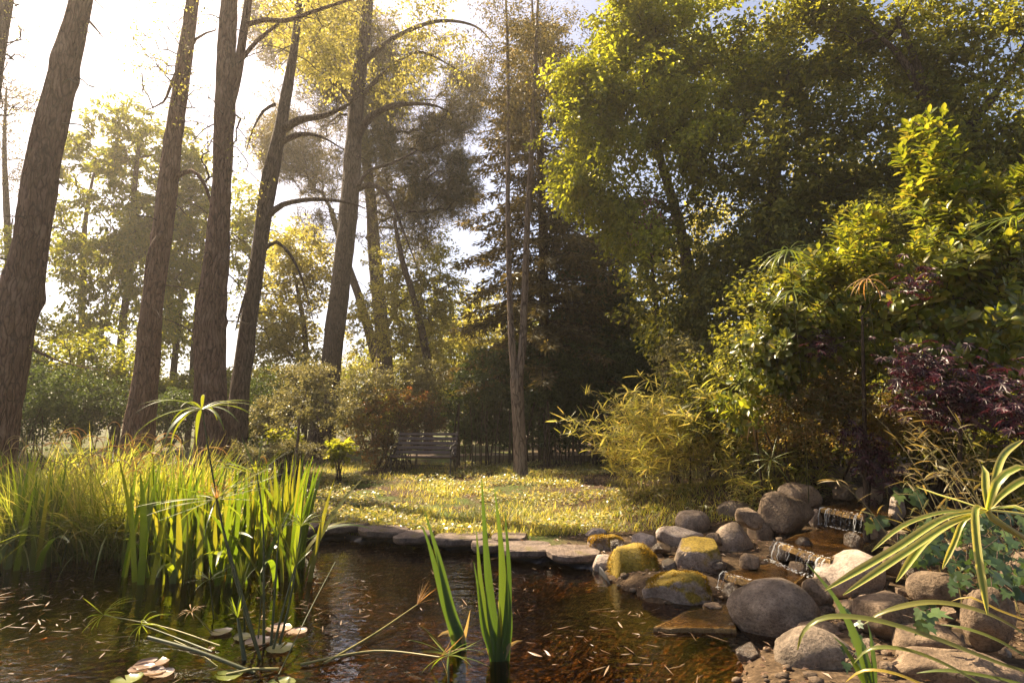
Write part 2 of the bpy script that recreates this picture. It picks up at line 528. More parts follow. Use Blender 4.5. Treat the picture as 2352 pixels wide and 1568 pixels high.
gx = axis(-8, 7, -260, 260, .11, 26)
gy = axis(.2, 15, -30, 400, .11, 30)
GX, GY = np.meshgrid(gx, gy)
GZ = ground_z(GX, GY)
nx, ny = len(gx), len(gy)
ii = (np.arange(ny - 1)[:, None] * nx + np.arange(nx - 1)[None, :])
gmb = MB().add(np.stack([GX, GY, GZ], -1).reshape(-1, 3), np.stack([ii, ii + 1, ii + nx + 1, ii + nx], -1).reshape(-1, 4))

def ground_mat():
    m, nt, out = nodes('soil')
    lk = nt.links.new
    geo = nt.nodes.new('ShaderNodeNewGeometry')
    n1 = N_(nt, 'ShaderNodeTexNoise', i_Scale=1.1, i_Detail=6.0, i_Roughness=.65)
    n2 = N_(nt, 'ShaderNodeTexNoise', i_Scale=24.0, i_Detail=5.0, i_Roughness=.7)
    vo = N_(nt, 'ShaderNodeTexVoronoi', i_Scale=26.0)
    for n in (n1, n2, vo):
        lk(geo.outputs['Position'], n.inputs['Vector'])
    soil = ramp(nt, n2.outputs[0], [(.026, .017, .01), (.075, .048, .027), (.15, .1, .058)], [.3, .52, .72])
    green = ramp(nt, n2.outputs[0], [(.03, .045, .012), (.075, .1, .02), (.14, .16, .04)], [.3, .52, .75])
    f = ramp(nt, n1.outputs[0], [(0, 0, 0), (1, 1, 1)], [.42, .6])
    mx = N_(nt, 'ShaderNodeMix', data_type='RGBA')
    sep = nt.nodes.new('ShaderNodeSeparateXYZ'); lk(geo.outputs['Position'], sep.inputs[0])
    bank = N_(nt, 'ShaderNodeMapRange'); lk(sep.outputs[0], bank.inputs[0])
    bank.inputs[1].default_value, bank.inputs[2].default_value, bank.inputs[3].default_value, bank.inputs[4].default_value = .2, 1.0, 1.0, 0.0
    gm_ = N_(nt, 'ShaderNodeMath', operation='MULTIPLY'); lk(f.outputs[0], gm_.inputs[0]); lk(bank.outputs[0], gm_.inputs[1])
    lk(gm_.outputs[0], mx.inputs[0]); lk(soil.outputs[0], mx.inputs[6]); lk(green.outputs[0], mx.inputs[7])
    # silt and pale leaf shapes below the water line
    silt = ramp(nt, vo.outputs['Distance'], [(.24, .155, .072), (.11, .07, .033), (.042, .028, .015)], [.06, .3, .62])
    sx = nt.nodes.new('ShaderNodeSeparateXYZ'); lk(geo.outputs['Position'], sx.inputs[0])
    wl = N_(nt, 'ShaderNodeMapRange'); lk(sx.outputs[2], wl.inputs[0])
    wl.inputs[1].default_value, wl.inputs[2].default_value = .01, -.05
    m2 = N_(nt, 'ShaderNodeMix', data_type='RGBA')
    lk(wl.outputs[0], m2.inputs[0]); lk(mx.outputs[2], m2.inputs[6]); lk(silt.outputs[0], m2.inputs[7])
    bs = N_(nt, 'ShaderNodeBsdfPrincipled', i_Roughness=.95)
    bs.inputs['Specular IOR Level'].default_value = .15
    lk(m2.outputs[2], bs.inputs['Base Color'])
    bp = N_(nt, 'ShaderNodeBump', i_Strength=.7, i_Distance=.03)
    lk(n2.outputs[0], bp.inputs['Height']); lk(bp.outputs[0], bs.inputs['Normal'])
    lk(bs.outputs[0], out.inputs[0])
    return m
tag(gmb.build('ground', ground_mat(), smooth=True), 'leaf-strewn earth of the clearing running down under the pond', 'ground', kind='structure')

def water_mat(name, tint, ripple=.25, rscale=5.0, rough=.015):
    m, nt, out = nodes(name)
    lk = nt.links.new
    geo = nt.nodes.new('ShaderNodeNewGeometry')
    mp = nt.nodes.new('ShaderNodeMapping'); mp.inputs['Scale'].default_value = (1.0, 1.6, 1.0)
    lk(geo.outputs['Position'], mp.inputs[0])
    n1 = N_(nt, 'ShaderNodeTexNoise', i_Scale=rscale, i_Detail=2.0, i_Roughness=.5)
    n2 = N_(nt, 'ShaderNodeTexNoise', i_Scale=rscale * 5, i_Detail=2.0, i_Roughness=.5)
    lk(mp.outputs[0], n1.inputs['Vector']); lk(mp.outputs[0], n2.inputs['Vector'])
    ad = N_(nt, 'ShaderNodeMath', operation='MULTIPLY_ADD'); ad.inputs[1].default_value = .12
    lk(n2.outputs[0], ad.inputs[0]); lk(n1.outputs[0], ad.inputs[2])
    bp = N_(nt, 'ShaderNodeBump', i_Strength=ripple, i_Distance=.02)
    lk(ad.outputs[0], bp.inputs['Height'])
    fr = N_(nt, 'ShaderNodeFresnel', i_IOR=1.5); lk(bp.outputs[0], fr.inputs['Normal'])
    tr = nt.nodes.new('ShaderNodeBsdfTransparent'); tr.inputs[0].default_value = (*tint, 1)
    gl = N_(nt, 'ShaderNodeBsdfGlossy', i_Roughness=rough); lk(bp.outputs[0], gl.inputs['Normal'])
    mx = nt.nodes.new('ShaderNodeMixShader')
    lk(fr.outputs[0], mx.inputs[0]); lk(tr.outputs[0], mx.inputs[1]); lk(gl.outputs[0], mx.inputs[2]); lk(mx.outputs[0], out.inputs[0])
    return m
WATER = water_mat('pond_water', (.72, .51, .28), .3, 6.0)
tag(MB().add([(-12, .9, 0), (3.2, .9, 0), (3.2, 8.6, 0), (-12, 8.6, 0)], [[0, 1, 2, 3]]).build('pond_water', WATER), 'still brown pond water mirroring the trees', 'water', kind='structure')

# ------------------------------------------------------------------ materials of the plants
BARK_A = bark_mat('bark_rough', [(.075, .036, .024), (.18, .1, .066), (.31, .195, .138)], 1.0, 1.0, (.24, .15, .105))
BARK_B = bark_mat('bark_grey', [(.05, .034, .025), (.115, .08, .057), (.21, .155, .115)], 1.1, .8)
BARK_C = bark_mat('bark_smooth', [(.15, .102, .07), (.25, .178, .127), (.35, .265, .195)], .8, .4)
TWIG = bark_mat('twig', [(.04, .027, .018), (.085, .058, .04), (.14, .10, .07)], 2.0, .3)
LIME = leaf_mat('lime_leaf', [(.13, .155, .022), (.21, .225, .032), (.3, .29, .046)], .55, (1.3, 1.2, .4))
DARKG = leaf_mat('evergreen_leaf', [(.055, .066, .018), (.112, .122, .03), (.2, .195, .045)], .52, (1.3, 1.15, .45), .5, .4)
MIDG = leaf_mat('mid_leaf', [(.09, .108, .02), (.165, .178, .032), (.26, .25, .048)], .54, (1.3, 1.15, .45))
GOLD = leaf_mat('golden_leaf', [(.15, .15, .035), (.24, .225, .06), (.36, .32, .11)], .55, (1.2, 1.1, .6))
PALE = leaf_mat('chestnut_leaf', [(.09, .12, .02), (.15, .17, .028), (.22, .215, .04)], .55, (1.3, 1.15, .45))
NEEDLE = leaf_mat('pine_needle', [(.055, .054, .02), (.1, .092, .034), (.17, .145, .06)], .4, (1.25, 1.05, .6), .5)
SPRAY = leaf_mat('conifer_spray', [(.055, .05, .022), (.105, .092, .038), (.19, .155, .068)], .4, (1.3, 1.05, .5), .45)
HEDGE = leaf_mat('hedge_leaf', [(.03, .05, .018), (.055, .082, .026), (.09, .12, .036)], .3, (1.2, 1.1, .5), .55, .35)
PINK = leaf_mat('pink_blossom', [(.42, .10, .22), (.55, .17, .30), (.6, .25, .36)], .5, (1, .8, .9))

# ------------------------------------------------------------------ trees
def tpath(pts, d, base=True, dd=0.0):
    """trunk line from pixel samples (x, y, width) at distance d (dd: metres of lean away over the whole height)"""
    out, n = [], len(pts)
    for k, (x, y, w) in enumerate(pts):
        dk = d + dd * k / max(1, n - 1)
        p = P(x, y, dk)
        out.append([*p, M(w, dk) / 2 * .92 * math.cos(math.atan((x - W2) / FPX))])
    if base:
        p = out[0]
        z = gz(p[0], p[1])
        q = list(p); q[2] = z - .25
        if p[2] > z + .15:
            out.insert(0, q)
        else:
            out[0] = q
    return np.array(out)

def trunk_mesh(mb, tp, sides=14, rough=.1, seed=0, flare=.35, step=.22, mi=0, furrow=0.0):
    s = spline(tp, step)
    h = s[:, 2] - s[0, 2]
    r = s[:, 3] * (1 + flare * np.exp(-h / .38))
    V, F = tube(s[:, :3], r, sides, rough, seed, furrow)
    mb.add(V, F, mi)
    return s

def grow(nodes_p, nodes_r, pts, bias=.3, jit=.12, rng=R):
    """join scattered points to a trunk by a branching skeleton; returns chains of (positions, tip weight)"""
    pos = [np.asarray(p, float) for p in nodes_p]; par = [-1] * len(pos); plen = [0.0] * len(pos)
    n0 = len(pos)
    pts = np.asarray(pts)
    d0 = np.min(np.linalg.norm(pts[:, None, :] - np.asarray(nodes_p)[None], axis=2), axis=1)
    A = np.zeros((n0 + 2 * len(pts) + 4, 3)); A[:n0] = pos
    PL = np.zeros(len(A)); cnt = n0
    for i in np.argsort(d0):
        p = pts[i]
        dist = np.linalg.norm(A[:cnt] - p, axis=1)
        up = np.maximum(A[:cnt, 2] - p[2], 0)
        j = int(np.argmin(dist + bias * PL[:cnt] + .5 * up))
        mid = .5 * (A[j] + p) + rng.normal(0, jit, 3) * dist[j] * .6
        mid[2] += .1 * dist[j]
        A[cnt] = mid; par.append(j); PL[cnt] = PL[j] + dist[j] * .5
        A[cnt + 1] = p; par.append(cnt); PL[cnt + 1] = PL[j] + dist[j]
        cnt += 2
    w = np.zeros(cnt)
    for k in range(cnt - 1, n0 - 1, -1):
        if w[k] == 0:
            w[k] = 1
        w[par[k]] += w[k]
    return A[:cnt], par, w, n0

def branch_mesh(mb, A, par, w, n0, rt=.006, ex=.48, rmax=.2, mi=0, minr=0.0):
    for k in range(n0 + 1, len(A), 2):
        m, j = k - 1, par[k - 1]
        r = np.minimum(rt * np.array([w[m] ** ex, w[m] ** ex, max(w[k], 1) ** ex]), rmax)
        r[-1] = max(r[-1] * .8, rt * .6)
        if r[0] < minr:
            continue
        a, b, c = A[j], A[m], A[k]
        path = np.array([a, .25 * a + .5 * b + .25 * (a + b) / 2 + 0 * c, b, c]) if False else np.array([a, b, c])
        if r[0] > rt * 3:
            path = spline(path, max(.12, np.linalg.norm(c - a) / 5)); rr = np.interp(np.linspace(0, 2, len(path)), [0, 1, 2], r)
            V, F = tube(path, rr, 6 if r[0] > .03 else 5)
        else:
            V, F = tube(path, r, 3)
        mb.add(V, F, mi)

def blob_pts(blobs, n, rng=R, shell=2.4, gap=.45, gscale=.9, seed=1):
    """points in a union of ellipsoids, thinned by noise so that gaps stay open"""
    bl = [(P(x, y, d), np.array([M(rx, d), rz, M(ry, d)])) for x, y, d, rx, ry, rz in blobs]
    wt = np.array([np.prod(r) ** .75 for _, r in bl]); wt /= wt.sum()
    out = []
    while len(out) < n:
        k = rng.choice(len(bl), p=wt)
        v = unit(rng.normal(size=3)) * rng.random() ** (1 / shell)
        c, r = bl[k]
        p = c + v * r
        if vnoise((p * gscale)[None], seed)[0] < gap * .9 * (.6 + .8 * rng.random()):
            continue
        out.append(p)
    return np.array(out)

def clump_leaves(mb, pts, n, spread, L, Wr, rng=R, droop=.35, flat=.6, updir=.8, centre=None, mi=0, fold=.25):
    """each point carries a short leafy twig: leaves alternate along it and hang a little"""
    m = len(pts)
    out = unit(pts - pts.mean(0))
    tw = unit(out * .7 + rng.normal(size=(m, 3)) * np.array([.8, .8, .45]) + np.array([0, 0, -droop * .6]))
    u = rng.random((m, n)) * 2 - .8
    T = np.repeat(tw, n, 0)
    ln = spread * (1.1 + 1.0 * rng.random((m, 1)))
    C = np.repeat(pts, n, 0) + T * (u * ln).reshape(-1, 1) + rng.normal(size=(m * n, 3)) * spread * .38 * np.array([1, 1, flat])
    C[:, 2] -= droop * .5 * spread * (np.clip(u, 0, 2).reshape(-1) ** 2)
    side = unit(np.cross(T, np.array([0, 0, 1.0]) + rng.normal(0, .3, T.shape))) * rng.choice([-1, 1], m * n)[:, None]
    D = unit(T * .55 + side * .85 + rng.normal(size=C.shape) * .35 + np.array([0, 0, -droop]))
    Nn = unit(rng.normal(size=C.shape) * .5 + np.array([0, 0, updir]))
    l = L * (.55 + .75 * rng.random(len(C)))
    V, F = leaf_quads(C, D, Nn, l, l * Wr, fold)
    mb.add(V, F, mi)

def broadleaf(name, label, stems, blobs, ncl, nlf, spread, L, mat, bark, group=None, gap=.45, gscale=.9, droop=.35, Wr=.6, cat='tree', seed=1, sides=12,
              limbs=(), rough=.1, rt=.006, minr=0.0, rmax=.16, lo=.25, extra=None, flare=.35, shell=2.4, furrow=0.0):
    rng = np.random.default_rng(seed * 13 + 5)
    tb = MB(); N0, NR, limb_mb = [], [], []
    for k, s in enumerate(stems):
        c = trunk_mesh(tb, s, sides, rough, seed * 7 + k, flare if k == 0 else 0, .07 if furrow else .22, furrow=furrow)
        m = int(len(c) * lo); st = 6 if furrow else 2
        N0 += list(c[m::st, :3]); NR += list(c[m::st, 3])
    if furrow > .1:
        c = spline(stems[0], .07)
        for _ in range(16):
            i = int(len(c) * rng.uniform(.12, .8)); a = rng.random() * 6.28; ln = rng.uniform(.25, 1.1)
            p = c[i, :3] + np.array([math.cos(a), math.sin(a), 0]) * c[i, 3] * .8
            dr = np.array([math.cos(a), math.sin(a), rng.uniform(-.5, .5)])
            w1 = rng.normal(0, .12, 3)
            path = np.array([p, p + dr * ln * .35 + w1 * ln * .4, p + dr * ln * .7 + np.array([0, 0, -.12 * ln]) + w1 * ln, p + dr * ln + np.array([0, 0, -.3 * ln])])
            tb.add(*tube(spline(path, .08), np.linspace(.016, .003, len(spline(path, .08))), 5), 1)
            q = path[2]; dr2 = unit(dr + rng.normal(0, .6, 3))
            tb.add(*tube(np.array([q, q + dr2 * ln * .25, q + dr2 * ln * .5 + np.array([0, 0, -.1 * ln])]), np.array([.007, .005, .002]), 4), 1)
    for l in limbs:
        lm = MB(); limb_mb.append(lm)
        c = trunk_mesh(lm, np.array(l), 8, rough * .7, seed * 3, 0, .18)
        N0 += list(c[2::2, :3]); NR += list(c[2::2, 3])
    base = stems[0][0]
    root = thing(name, (base[0], base[1], base[2] + .25), label, cat, group)
    if ncl:
        pts = blob_pts(blobs, ncl, rng, shell, gap, gscale, seed)
        A, par, w, n0 = grow(N0, NR, pts, rng=rng)
        branch_mesh(tb, A, par, w, n0, rt, rmax=rmax, mi=1, minr=minr)
        cb = MB()
        clump_leaves(cb, pts, nlf, spread, L, Wr, rng, droop)
        if extra:
            extra(cb, pts, rng)
        cb.build('crown', mat, root)
    tr = tb.build('trunk', [bark, TWIG], root, True)
    for lm in limb_mb:
        lm.build('limb', [bark, TWIG], tr, True)
    return root

# the row of tall trunks on the left bank
t = tpath([(-12, 985, 128), (20, 800, 118), (62, 620, 104), (98, 380, 90), (140, 190, 80), (182, 20, 68), (198, -60, 60), (260, -420, 45)], 9.0)
broadleaf('tall_tree', 'thickest reddish trunk, nearest the edge, leaning over the sedge bank', [t], [(215, 60, 8.8, 40, 60, .5), (140, 790, 8.4, 90, 60, .4), (240, -120, 9, 90, 60, .8)], 46, 4, .12, .04, GOLD, BARK_A, rt=.004, seed=2, sides=56, rough=.14, furrow=.16,
          group='tall trunks on the far bank', limbs=[
          [[*P(178, 20, 9), .03], [*P(215, 60, 8.9), .02], [*P(240, 90, 8.8), .006]],
          [[*P(70, 800, 9), .03], [*P(140, 830, 8.6), .012], [*P(230, 850, 8.3), .004]]])
t = tpath([(318, 985, 80), (335, 860, 66), (352, 680, 55), (378, 500, 52), (398, 330, 48), (425, 130, 42), (442, 0, 36), (470, -250, 26)], 12.0)
broadleaf('tall_tree', 'leaning reddish trunk with an arched side limb, standing before the pale chestnut tree', [t],
          [(380, 150, 11.5, 90, 120, .9), (420, 20, 12, 110, 90, 1.0), (455, 260, 11.5, 45, 110, .7), (330, 130, 11.5, 70, 110, .7), (480, 330, 11.5, 50, 90, .6)], 170, 7, .13, .06, GOLD, BARK_A, seed=3, sides=44, group='tall trunks on the far bank', rough=.13, furrow=.15, lo=.5, rt=.0075, gap=.2,
          limbs=[[[*P(405, 405, 12), .06], [*P(440, 392, 11.8), .045], [*P(468, 420, 11.7), .035], [*P(490, 490, 11.6), .02], [*P(495, 560, 11.6), .008]],
                 [[*P(425, 130, 12), .05], [*P(395, 190, 11.7), .035], [*P(375, 235, 11.5), .022], [*P(330, 255, 11.4), .006]],
                 [[*P(420, 160, 12), .04], [*P(450, 90, 12), .03], [*P(495, 70, 12), .015]],
                 [[*P(385, 520, 12), .05], [*P(345, 570, 11.5), .03], [*P(330, 650, 11.4), .012]]])
t = tpath([(488, 1015, 86), (484, 880, 76), (482, 740, 74), (496, 600, 64), (508, 440, 54), (514, 300, 52), (520, 120, 50), (528, 0, 46), (545, -250, 34)], 11.0)
broadleaf('tall_tree', 'upright scarred trunk with knot holes and a forked upper stem', [t, tpath([(520, 270, 30), (545, 170, 26), (560, 70, 22), (572, -10, 20), (590, -200, 14)], 11.0, False)],
          [(620, 60, 11.3, 70, 60, .8), (700, 20, 11.3, 110, 40, .8), (560, 330, 11, 40, 90, .5), (575, 450, 11, 30, 60, .4)], 110, 8, .13, .06, GOLD, BARK_A, seed=4, sides=48, rough=.15, furrow=.16, group='tall trunks on the far bank', lo=.6,
          limbs=[[[*P(560, 60, 11), .05], [*P(610, 45, 11), .05], [*P(655, 48, 11), .045], [*P(740, 20, 11), .035], [*P(850, -15, 11), .02]],
                 [[*P(545, 150, 11), .05], [*P(590, 95, 11), .04], [*P(640, 55, 11), .03]]])
t = tpath([(540, 1015, 54), (556, 860, 47), (578, 690, 42), (600, 540, 40), (618, 420, 42), (645, 290, 34), (662, 190, 27), (680, 80, 20), (700, -120, 12)], 12.0)
broadleaf('tall_tree', 'slender curving trunk rising close beside the scarred one', [t],
          [(700, 60, 14.5, 110, 130, 1.2), (770, 120, 14.5, 70, 90, .9), (700, -20, 14.5, 120, 60, 1.0)], 230, 22, .2, .085, GOLD, BARK_B, seed=5, sides=36, furrow=.13, group='tall trunks on the far bank', lo=.5, rt=.004, gap=.4,
          limbs=[[[*P(645, 300, 12), .1], [*P(690, 275, 11.8), .08], [*P(745, 265, 11.7), .06], [*P(800, 240, 11.6), .03], [*P(830, 215, 11.6), .01]],
                 [[*P(640, 330, 12), .07], [*P(690, 308, 11.8), .05], [*P(740, 315, 11.6), .03], [*P(790, 345, 11.5), .01]],
                 [[*P(610, 500, 12), .09], [*P(650, 470, 11.9), .06], [*P(720, 458, 11.8), .05], [*P(800, 465, 11.8), .03], [*P(840, 480, 11.8), .01]],
                 [[*P(604, 575, 12), .05], [*P(635, 556, 11.8), .04], [*P(670, 590, 11.7), .03], [*P(700, 660, 11.6), .015], [*P(725, 760, 11.6), .006]],
                 [[*P(632, 240, 12), .04], [*P(605, 255, 11.8), .03], [*P(580, 300, 11.7), .018], [*P(565, 350, 11.7), .006]],
                 [[*P(585, 640, 12), .04], [*P(560, 690, 11.8), .03], [*P(540, 760, 11.7), .01]]])
t = tpath([(738, 1010, 66), (752, 900, 54), (770, 760, 50), (788, 600, 48), (802, 470, 48), (812, 330, 42), (822, 200, 38), (840, 60, 30), (855, -120, 20)], 17.6)
broadleaf('tall_tree', 'dark trunk behind the shrubs near the bench, spreading big crooked limbs', [t],
          [(800, 80, 17.2, 190, 150, 1.6), (950, 130, 17.6, 150, 130, 1.5), (860, -20, 17.2, 200, 60, 1.2)], 340, 28, .28, .115, GOLD, BARK_B, seed=6, sides=36, furrow=.13, group='tall trunks on the far bank', lo=.45, rt=.005, gap=.45,
          limbs=[[[*P(812, 330, 17.60), 0.149], [*P(850, 270, 17.34), 0.115], [*P(910, 242, 17.20), 0.081], [*P(985, 240, 16.95), 0.046], [*P(1030, 255, 16.95), 0.017]],
                 [[*P(806, 440, 17.60), 0.138], [*P(850, 425, 17.47), 0.092], [*P(890, 450, 17.20), 0.069], [*P(930, 540, 16.95), 0.034], [*P(960, 620, 16.95), 0.011]],
                 [[*P(818, 250, 17.60), 0.115], [*P(780, 200, 17.47), 0.081], [*P(720, 170, 17.34), 0.057], [*P(660, 110, 17.20), 0.023]],
                 [[*P(830, 150, 17.60), 0.103], [*P(900, 90, 17.34), 0.081], [*P(1000, 50, 17.20), 0.057], [*P(1090, 60, 16.95), 0.034], [*P(1140, 110, 16.95), 0.011]],
                 [[*P(800, 480, 17.60), 0.092], [*P(840, 400, 17.34), 0.057], [*P(900, 375, 17.20), 0.046], [*P(960, 345, 17.07), 0.017]],
                 [[*P(818, 240, 17.60), 0.092], [*P(880, 170, 17.34), 0.069], [*P(960, 120, 17.20), 0.046], [*P(1050, 160, 17.07), 0.017]]])
t = tpath([(-120, 1000, 100), (-60, 500, 80), (-8, 120, 52), (12, 0, 46), (30, -150, 36)], 11.0)
broadleaf('tall_tree', 'dark trunk cut off by the upper corner of the picture', [t], [(40, 20, 10.5, 60, 90, .8), (70, 120, 10.5, 60, 90, .6), (30, 230, 10.5, 50, 60, .5)], 70, 4, .1, .04, GOLD, BARK_B, seed=7, group='tall trunks on the far bank', lo=.5, rt=.007)

# pale chestnut and its neighbours behind the row
t = tpath([(275, 900, 24), (280, 760, 22), (300, 600, 20), (310, 420, 16), (320, 330, 8)], 24.0)
t2 = tpath([(185, 900, 22), (188, 700, 18), (195, 520, 14), (215, 400, 7)], 24.5)
chest = broadleaf('chestnut_tree', 'pale yellow-green round-topped tree showing between the leaning trunks', [t, t2],
          [(250, 390, 24, 90, 140, 2.4), (330, 320, 24, 110, 90, 2.4), (430, 420, 24, 60, 130, 2.2), (240, 560, 24, 110, 130, 2.4), (370, 560, 24, 110, 140, 2.4), (300, 720, 24, 150, 90, 2.2), (190, 720, 23.5, 60, 100, 1.5)],
          780, 46, .28, .2, PALE, BARK_B, seed=8, sides=8, rt=.012, gap=.52, gscale=.75, droop=.55, Wr=.45, lo=.15)
t = tpath([(395, 890, 20), (412, 720, 16), (430, 560, 12), (440, 470, 6)], 25)
t2 = tpath([(440, 890, 18), (450, 730, 15), (465, 560, 9), (480, 460, 5)], 25)
broadleaf('slender_tree', 'twin slim stems with wispy yellow leaves against the bright gap', [t, t2], [(470, 560, 25, 70, 160, 1.8), (420, 700, 25, 60, 120, 1.5), (560, 560, 25, 60, 150, 1.8)], 320, 30, .26, .17, PALE, BARK_B, seed=9, sides=7, rt=.008, gap=.5, lo=.1)
t = tpath([(30, 900, 30), (20, 600, 24), (10, 350, 14), (15, 200, 6)], 22)
broadleaf('thin_tree', 'sparse olive tree at the edge beyond the thickest trunk', [t], [(20, 300, 22, 80, 130, 1.8), (0, 200, 22, 70, 80, 1.6), (60, 400, 22, 50, 60, 1.2)], 220, 26, .25, .1, NEEDLE, BARK_B, seed=10, sides=7, rt=.009, gap=.45, lo=.2, Wr=.35)
t = tpath([(20, 980, 20), (15, 800, 16), (15, 600, 10), (30, 500, 4)], 19)
broadleaf('young_tree', 'bushy yellow-green young tree behind the thickest trunk', [t], [(10, 660, 19, 60, 110, 1.2), (40, 560, 19, 30, 50, .8), (130, 760, 19, 60, 60, 1.0), (20, 860, 19, 90, 60, 1.0)], 240, 34, .2, .11, PALE, BARK_B, seed=11, sides=6, rt=.008, gap=.4, lo=.1)
# golden trees beyond the middle
t = tpath([(703, 900, 16), (702, 780, 14), (690, 700, 11), (670, 600, 6)], 19)
broadleaf('golden_tree', 'small yellow-leaved tree with a thin dark stem between the big trunks', [t], [(650, 760, 19, 90, 90, 1.4), (690, 620, 19, 90, 110, 1.4), (620, 860, 19, 90, 60, 1.2), (720, 860, 18, 60, 60, 1)], 520, 36, .23, .12, GOLD, BARK_B, seed=12, sides=7, rt=.007, gap=.42, lo=.15)
t = tpath([(985, 870, 22), (960, 720, 18), (925, 600, 15), (905, 500, 9)], 20)
broadleaf('leaning_tree', 'tree with a leaning grey stem and golden leaves beside the dark conifer', [t], [(960, 760, 21, 90, 90, 1.5), (900, 650, 21, 80, 110, 1.5), (1010, 640, 21, 60, 120, 1.4), (830, 760, 21, 60, 90, 1.4)], 420, 34, .24, .12, GOLD, BARK_B, seed=13, sides=8, rt=.008, gap=.46, lo=.15)
t = tpath([(1440, 860, 22), (1438, 720, 18), (1436, 620, 15), (1430, 480, 8)], 21)
broadleaf('distant_tree', 'grey-stemmed tree showing in the gap above the hedge', [t], [(1470, 620, 21, 90, 130, 1.6), (1500, 760, 21, 120, 70, 1.6), (1420, 760, 21, 60, 70, 1.2)], 200, 30, .22, .12, MIDG, BARK_B, seed=14, sides=8, rt=.008, gap=.52, lo=.2)
# pine with clouds of needles
def needles(cb, pts, rng):
    pass
def pine(name, label, stems, blobs, ncl, nnd, seed, L=.2):
    rng = np.random.default_rng(seed)
    tb = MB(); N0 = []
    for k, s in enumerate(stems):
        c = trunk_mesh(tb, s, 12, .1, seed + k, .3 if k == 0 else 0)
        N0 += list(c[int(len(c) * .45)::2, :3])
    b = stems[0][0]
    root = thing(name, (b[0], b[1], b[2] + .25), label, 'tree')
    pts = blob_pts(blobs, ncl, rng, 3.0, .68, .5, seed)
    A, par, w, n0 = grow(N0, None, pts, rng=rng)
    branch_mesh(tb, A, par, w, n0, .008, rmax=.14, mi=1)
    c = np.repeat(pts, nnd, 0)
    o = rng.normal(size=c.shape)
    D = unit(o + np.array([0, 0, .25]))
    C = c + unit(o) * rng.random((len(c), 1)) * .3
    S = unit(np.cross(D, rng.normal(size=D.shape)))
    l = L * (.7 + .6 * rng.random((len(c), 1)))
    V = np.stack([C - S * .017, C + S * .017, C + D * l], 1).reshape(-1, 3)
    MB().add(V, np.arange(len(V)).reshape(-1, 3)).build('crown', NEEDLE, root)
    tb.build('trunk', [BARK_B, TWIG], root, True)
pine('pine_tree', 'tall pine with hazy olive needle clouds behind the crooked limbs',
     [tpath([(885, 880, 44), (876, 740, 38), (862, 600, 34), (850, 450, 28), (835, 300, 22), (820, 120, 14), (815, 20, 8)], 25),
      tpath([(868, 860, 26), (830, 700, 22), (795, 600, 20), (760, 480, 14)], 25.5)],
     [(860, 420, 25, 140, 90, 2.9), (690, 230, 25, 110, 150, 2.9), (930, 270, 25, 110, 130, 2.9), (1070, 200, 25, 60, 150, 1.8), (1060, 430, 25, 50, 90, 1.5), (1000, 120, 25, 90, 90, 1.8), (760, 520, 25, 90, 60, 1.8), (640, 330, 25.5, 60, 90, 1.8), (790, 120, 25, 170, 110, 3.1), (960, 470, 25, 90, 60, 2.1), (740, 400, 26, 80, 60, 1.6), (1000, 350, 25.5, 70, 120, 2.3), (650, 80, 25, 90, 100, 2.3), (920, 560, 25.5, 100, 60, 2.1)],
     3300, 38, 21, .26)

# dark conifer and the two-stemmed young tree in front of it
def conifer(name, label, tp, seed, h0, h1, rmaxw, droop=.5, mat=None):
    rng = np.random.default_rng(seed)
    tb = MB(); c = trunk_mesh(tb, tp, 10, .08, seed)
    root = thing(name, (tp[0][0], tp[0][1], tp[0][2] + .25), label, 'tree')
    z0, z1 = h0, h1
    Cs, Ds = [], []
    nb = 220
    for k in range(nb):
        u = (k + rng.random()) / nb
        z = z0 + (z1 - z0) * u
        bx, by = np.interp(z, c[:, 2], c[:, 0]), np.interp(z, c[:, 2], c[:, 1])
        az = rng.random() * 2 * math.pi
        Ln = rmaxw * (1 - u) ** .38 * (.55 + .5 * rng.random()) + .3
        s = np.linspace(0, 1, 9)
        path = np.stack([bx + math.cos(az) * Ln * s, by + math.sin(az) * Ln * s, z + Ln * (.18 * s - droop * s ** 2 + .12 * s ** 4)], -1)
        path += rng.normal(0, .03, path.shape) * s[:, None]
        V, F = tube(path, np.linspace(.03 * (1 - u) + .012, .004, 9), 4); tb.add(V, F, 1)
        m = int(260 * Ln / 2)
        t = .15 + .85 * rng.random(m) ** .8
        p = np.stack([np.interp(t, s, path[:, q]) for q in range(3)], -1)
        side = rng.normal(size=(m, 3)) * np.array([1, 1, .35])
        side[:, 2] -= .55
        off = unit(side) * (rng.random((m, 1)) * .42 * (1.1 - .6 * t[:, None]))
        Cs.append(p + off); Ds.append(unit(side + np.array([math.cos(az), math.sin(az), 0]) * .6))
    C = np.concatenate(Cs); D = np.concatenate(Ds)
    l = .1 + .12 * rng.random(len(C))
    V, F = leaf_quads(C, D, rng.normal(size=C.shape) + np.array([0, 0, .6]), l, l * .3, .1)
    MB().add(V, F).build('crown', mat or SPRAY, root)
    tb.build('trunk', [BARK_B, TWIG], root, True)
conifer('conifer_tree', 'dark conifer with drooping brownish sprays behind the two-stemmed trunk', tpath([(1250, 900, 30), (1248, 600, 24), (1240, 300, 16), (1225, 60, 8), (1220, -40, 3)], 17.0), 31, 2.7, 14.6, 2.8)
conifer('conifer_tree', 'second dark conifer, lower, filling the gap towards the leafy right-hand trees', tpath([(1370, 900, 24), (1365, 700, 18), (1350, 520, 8), (1345, 480, 3)], 18.5), 32, 2.2, 7.8, 2.0, mat=HEDGE)
sb = tpath([(1197, 1082, 34), (1193, 1000, 30), (1188, 900, 32), (1186, 868, 33)], 13.0)
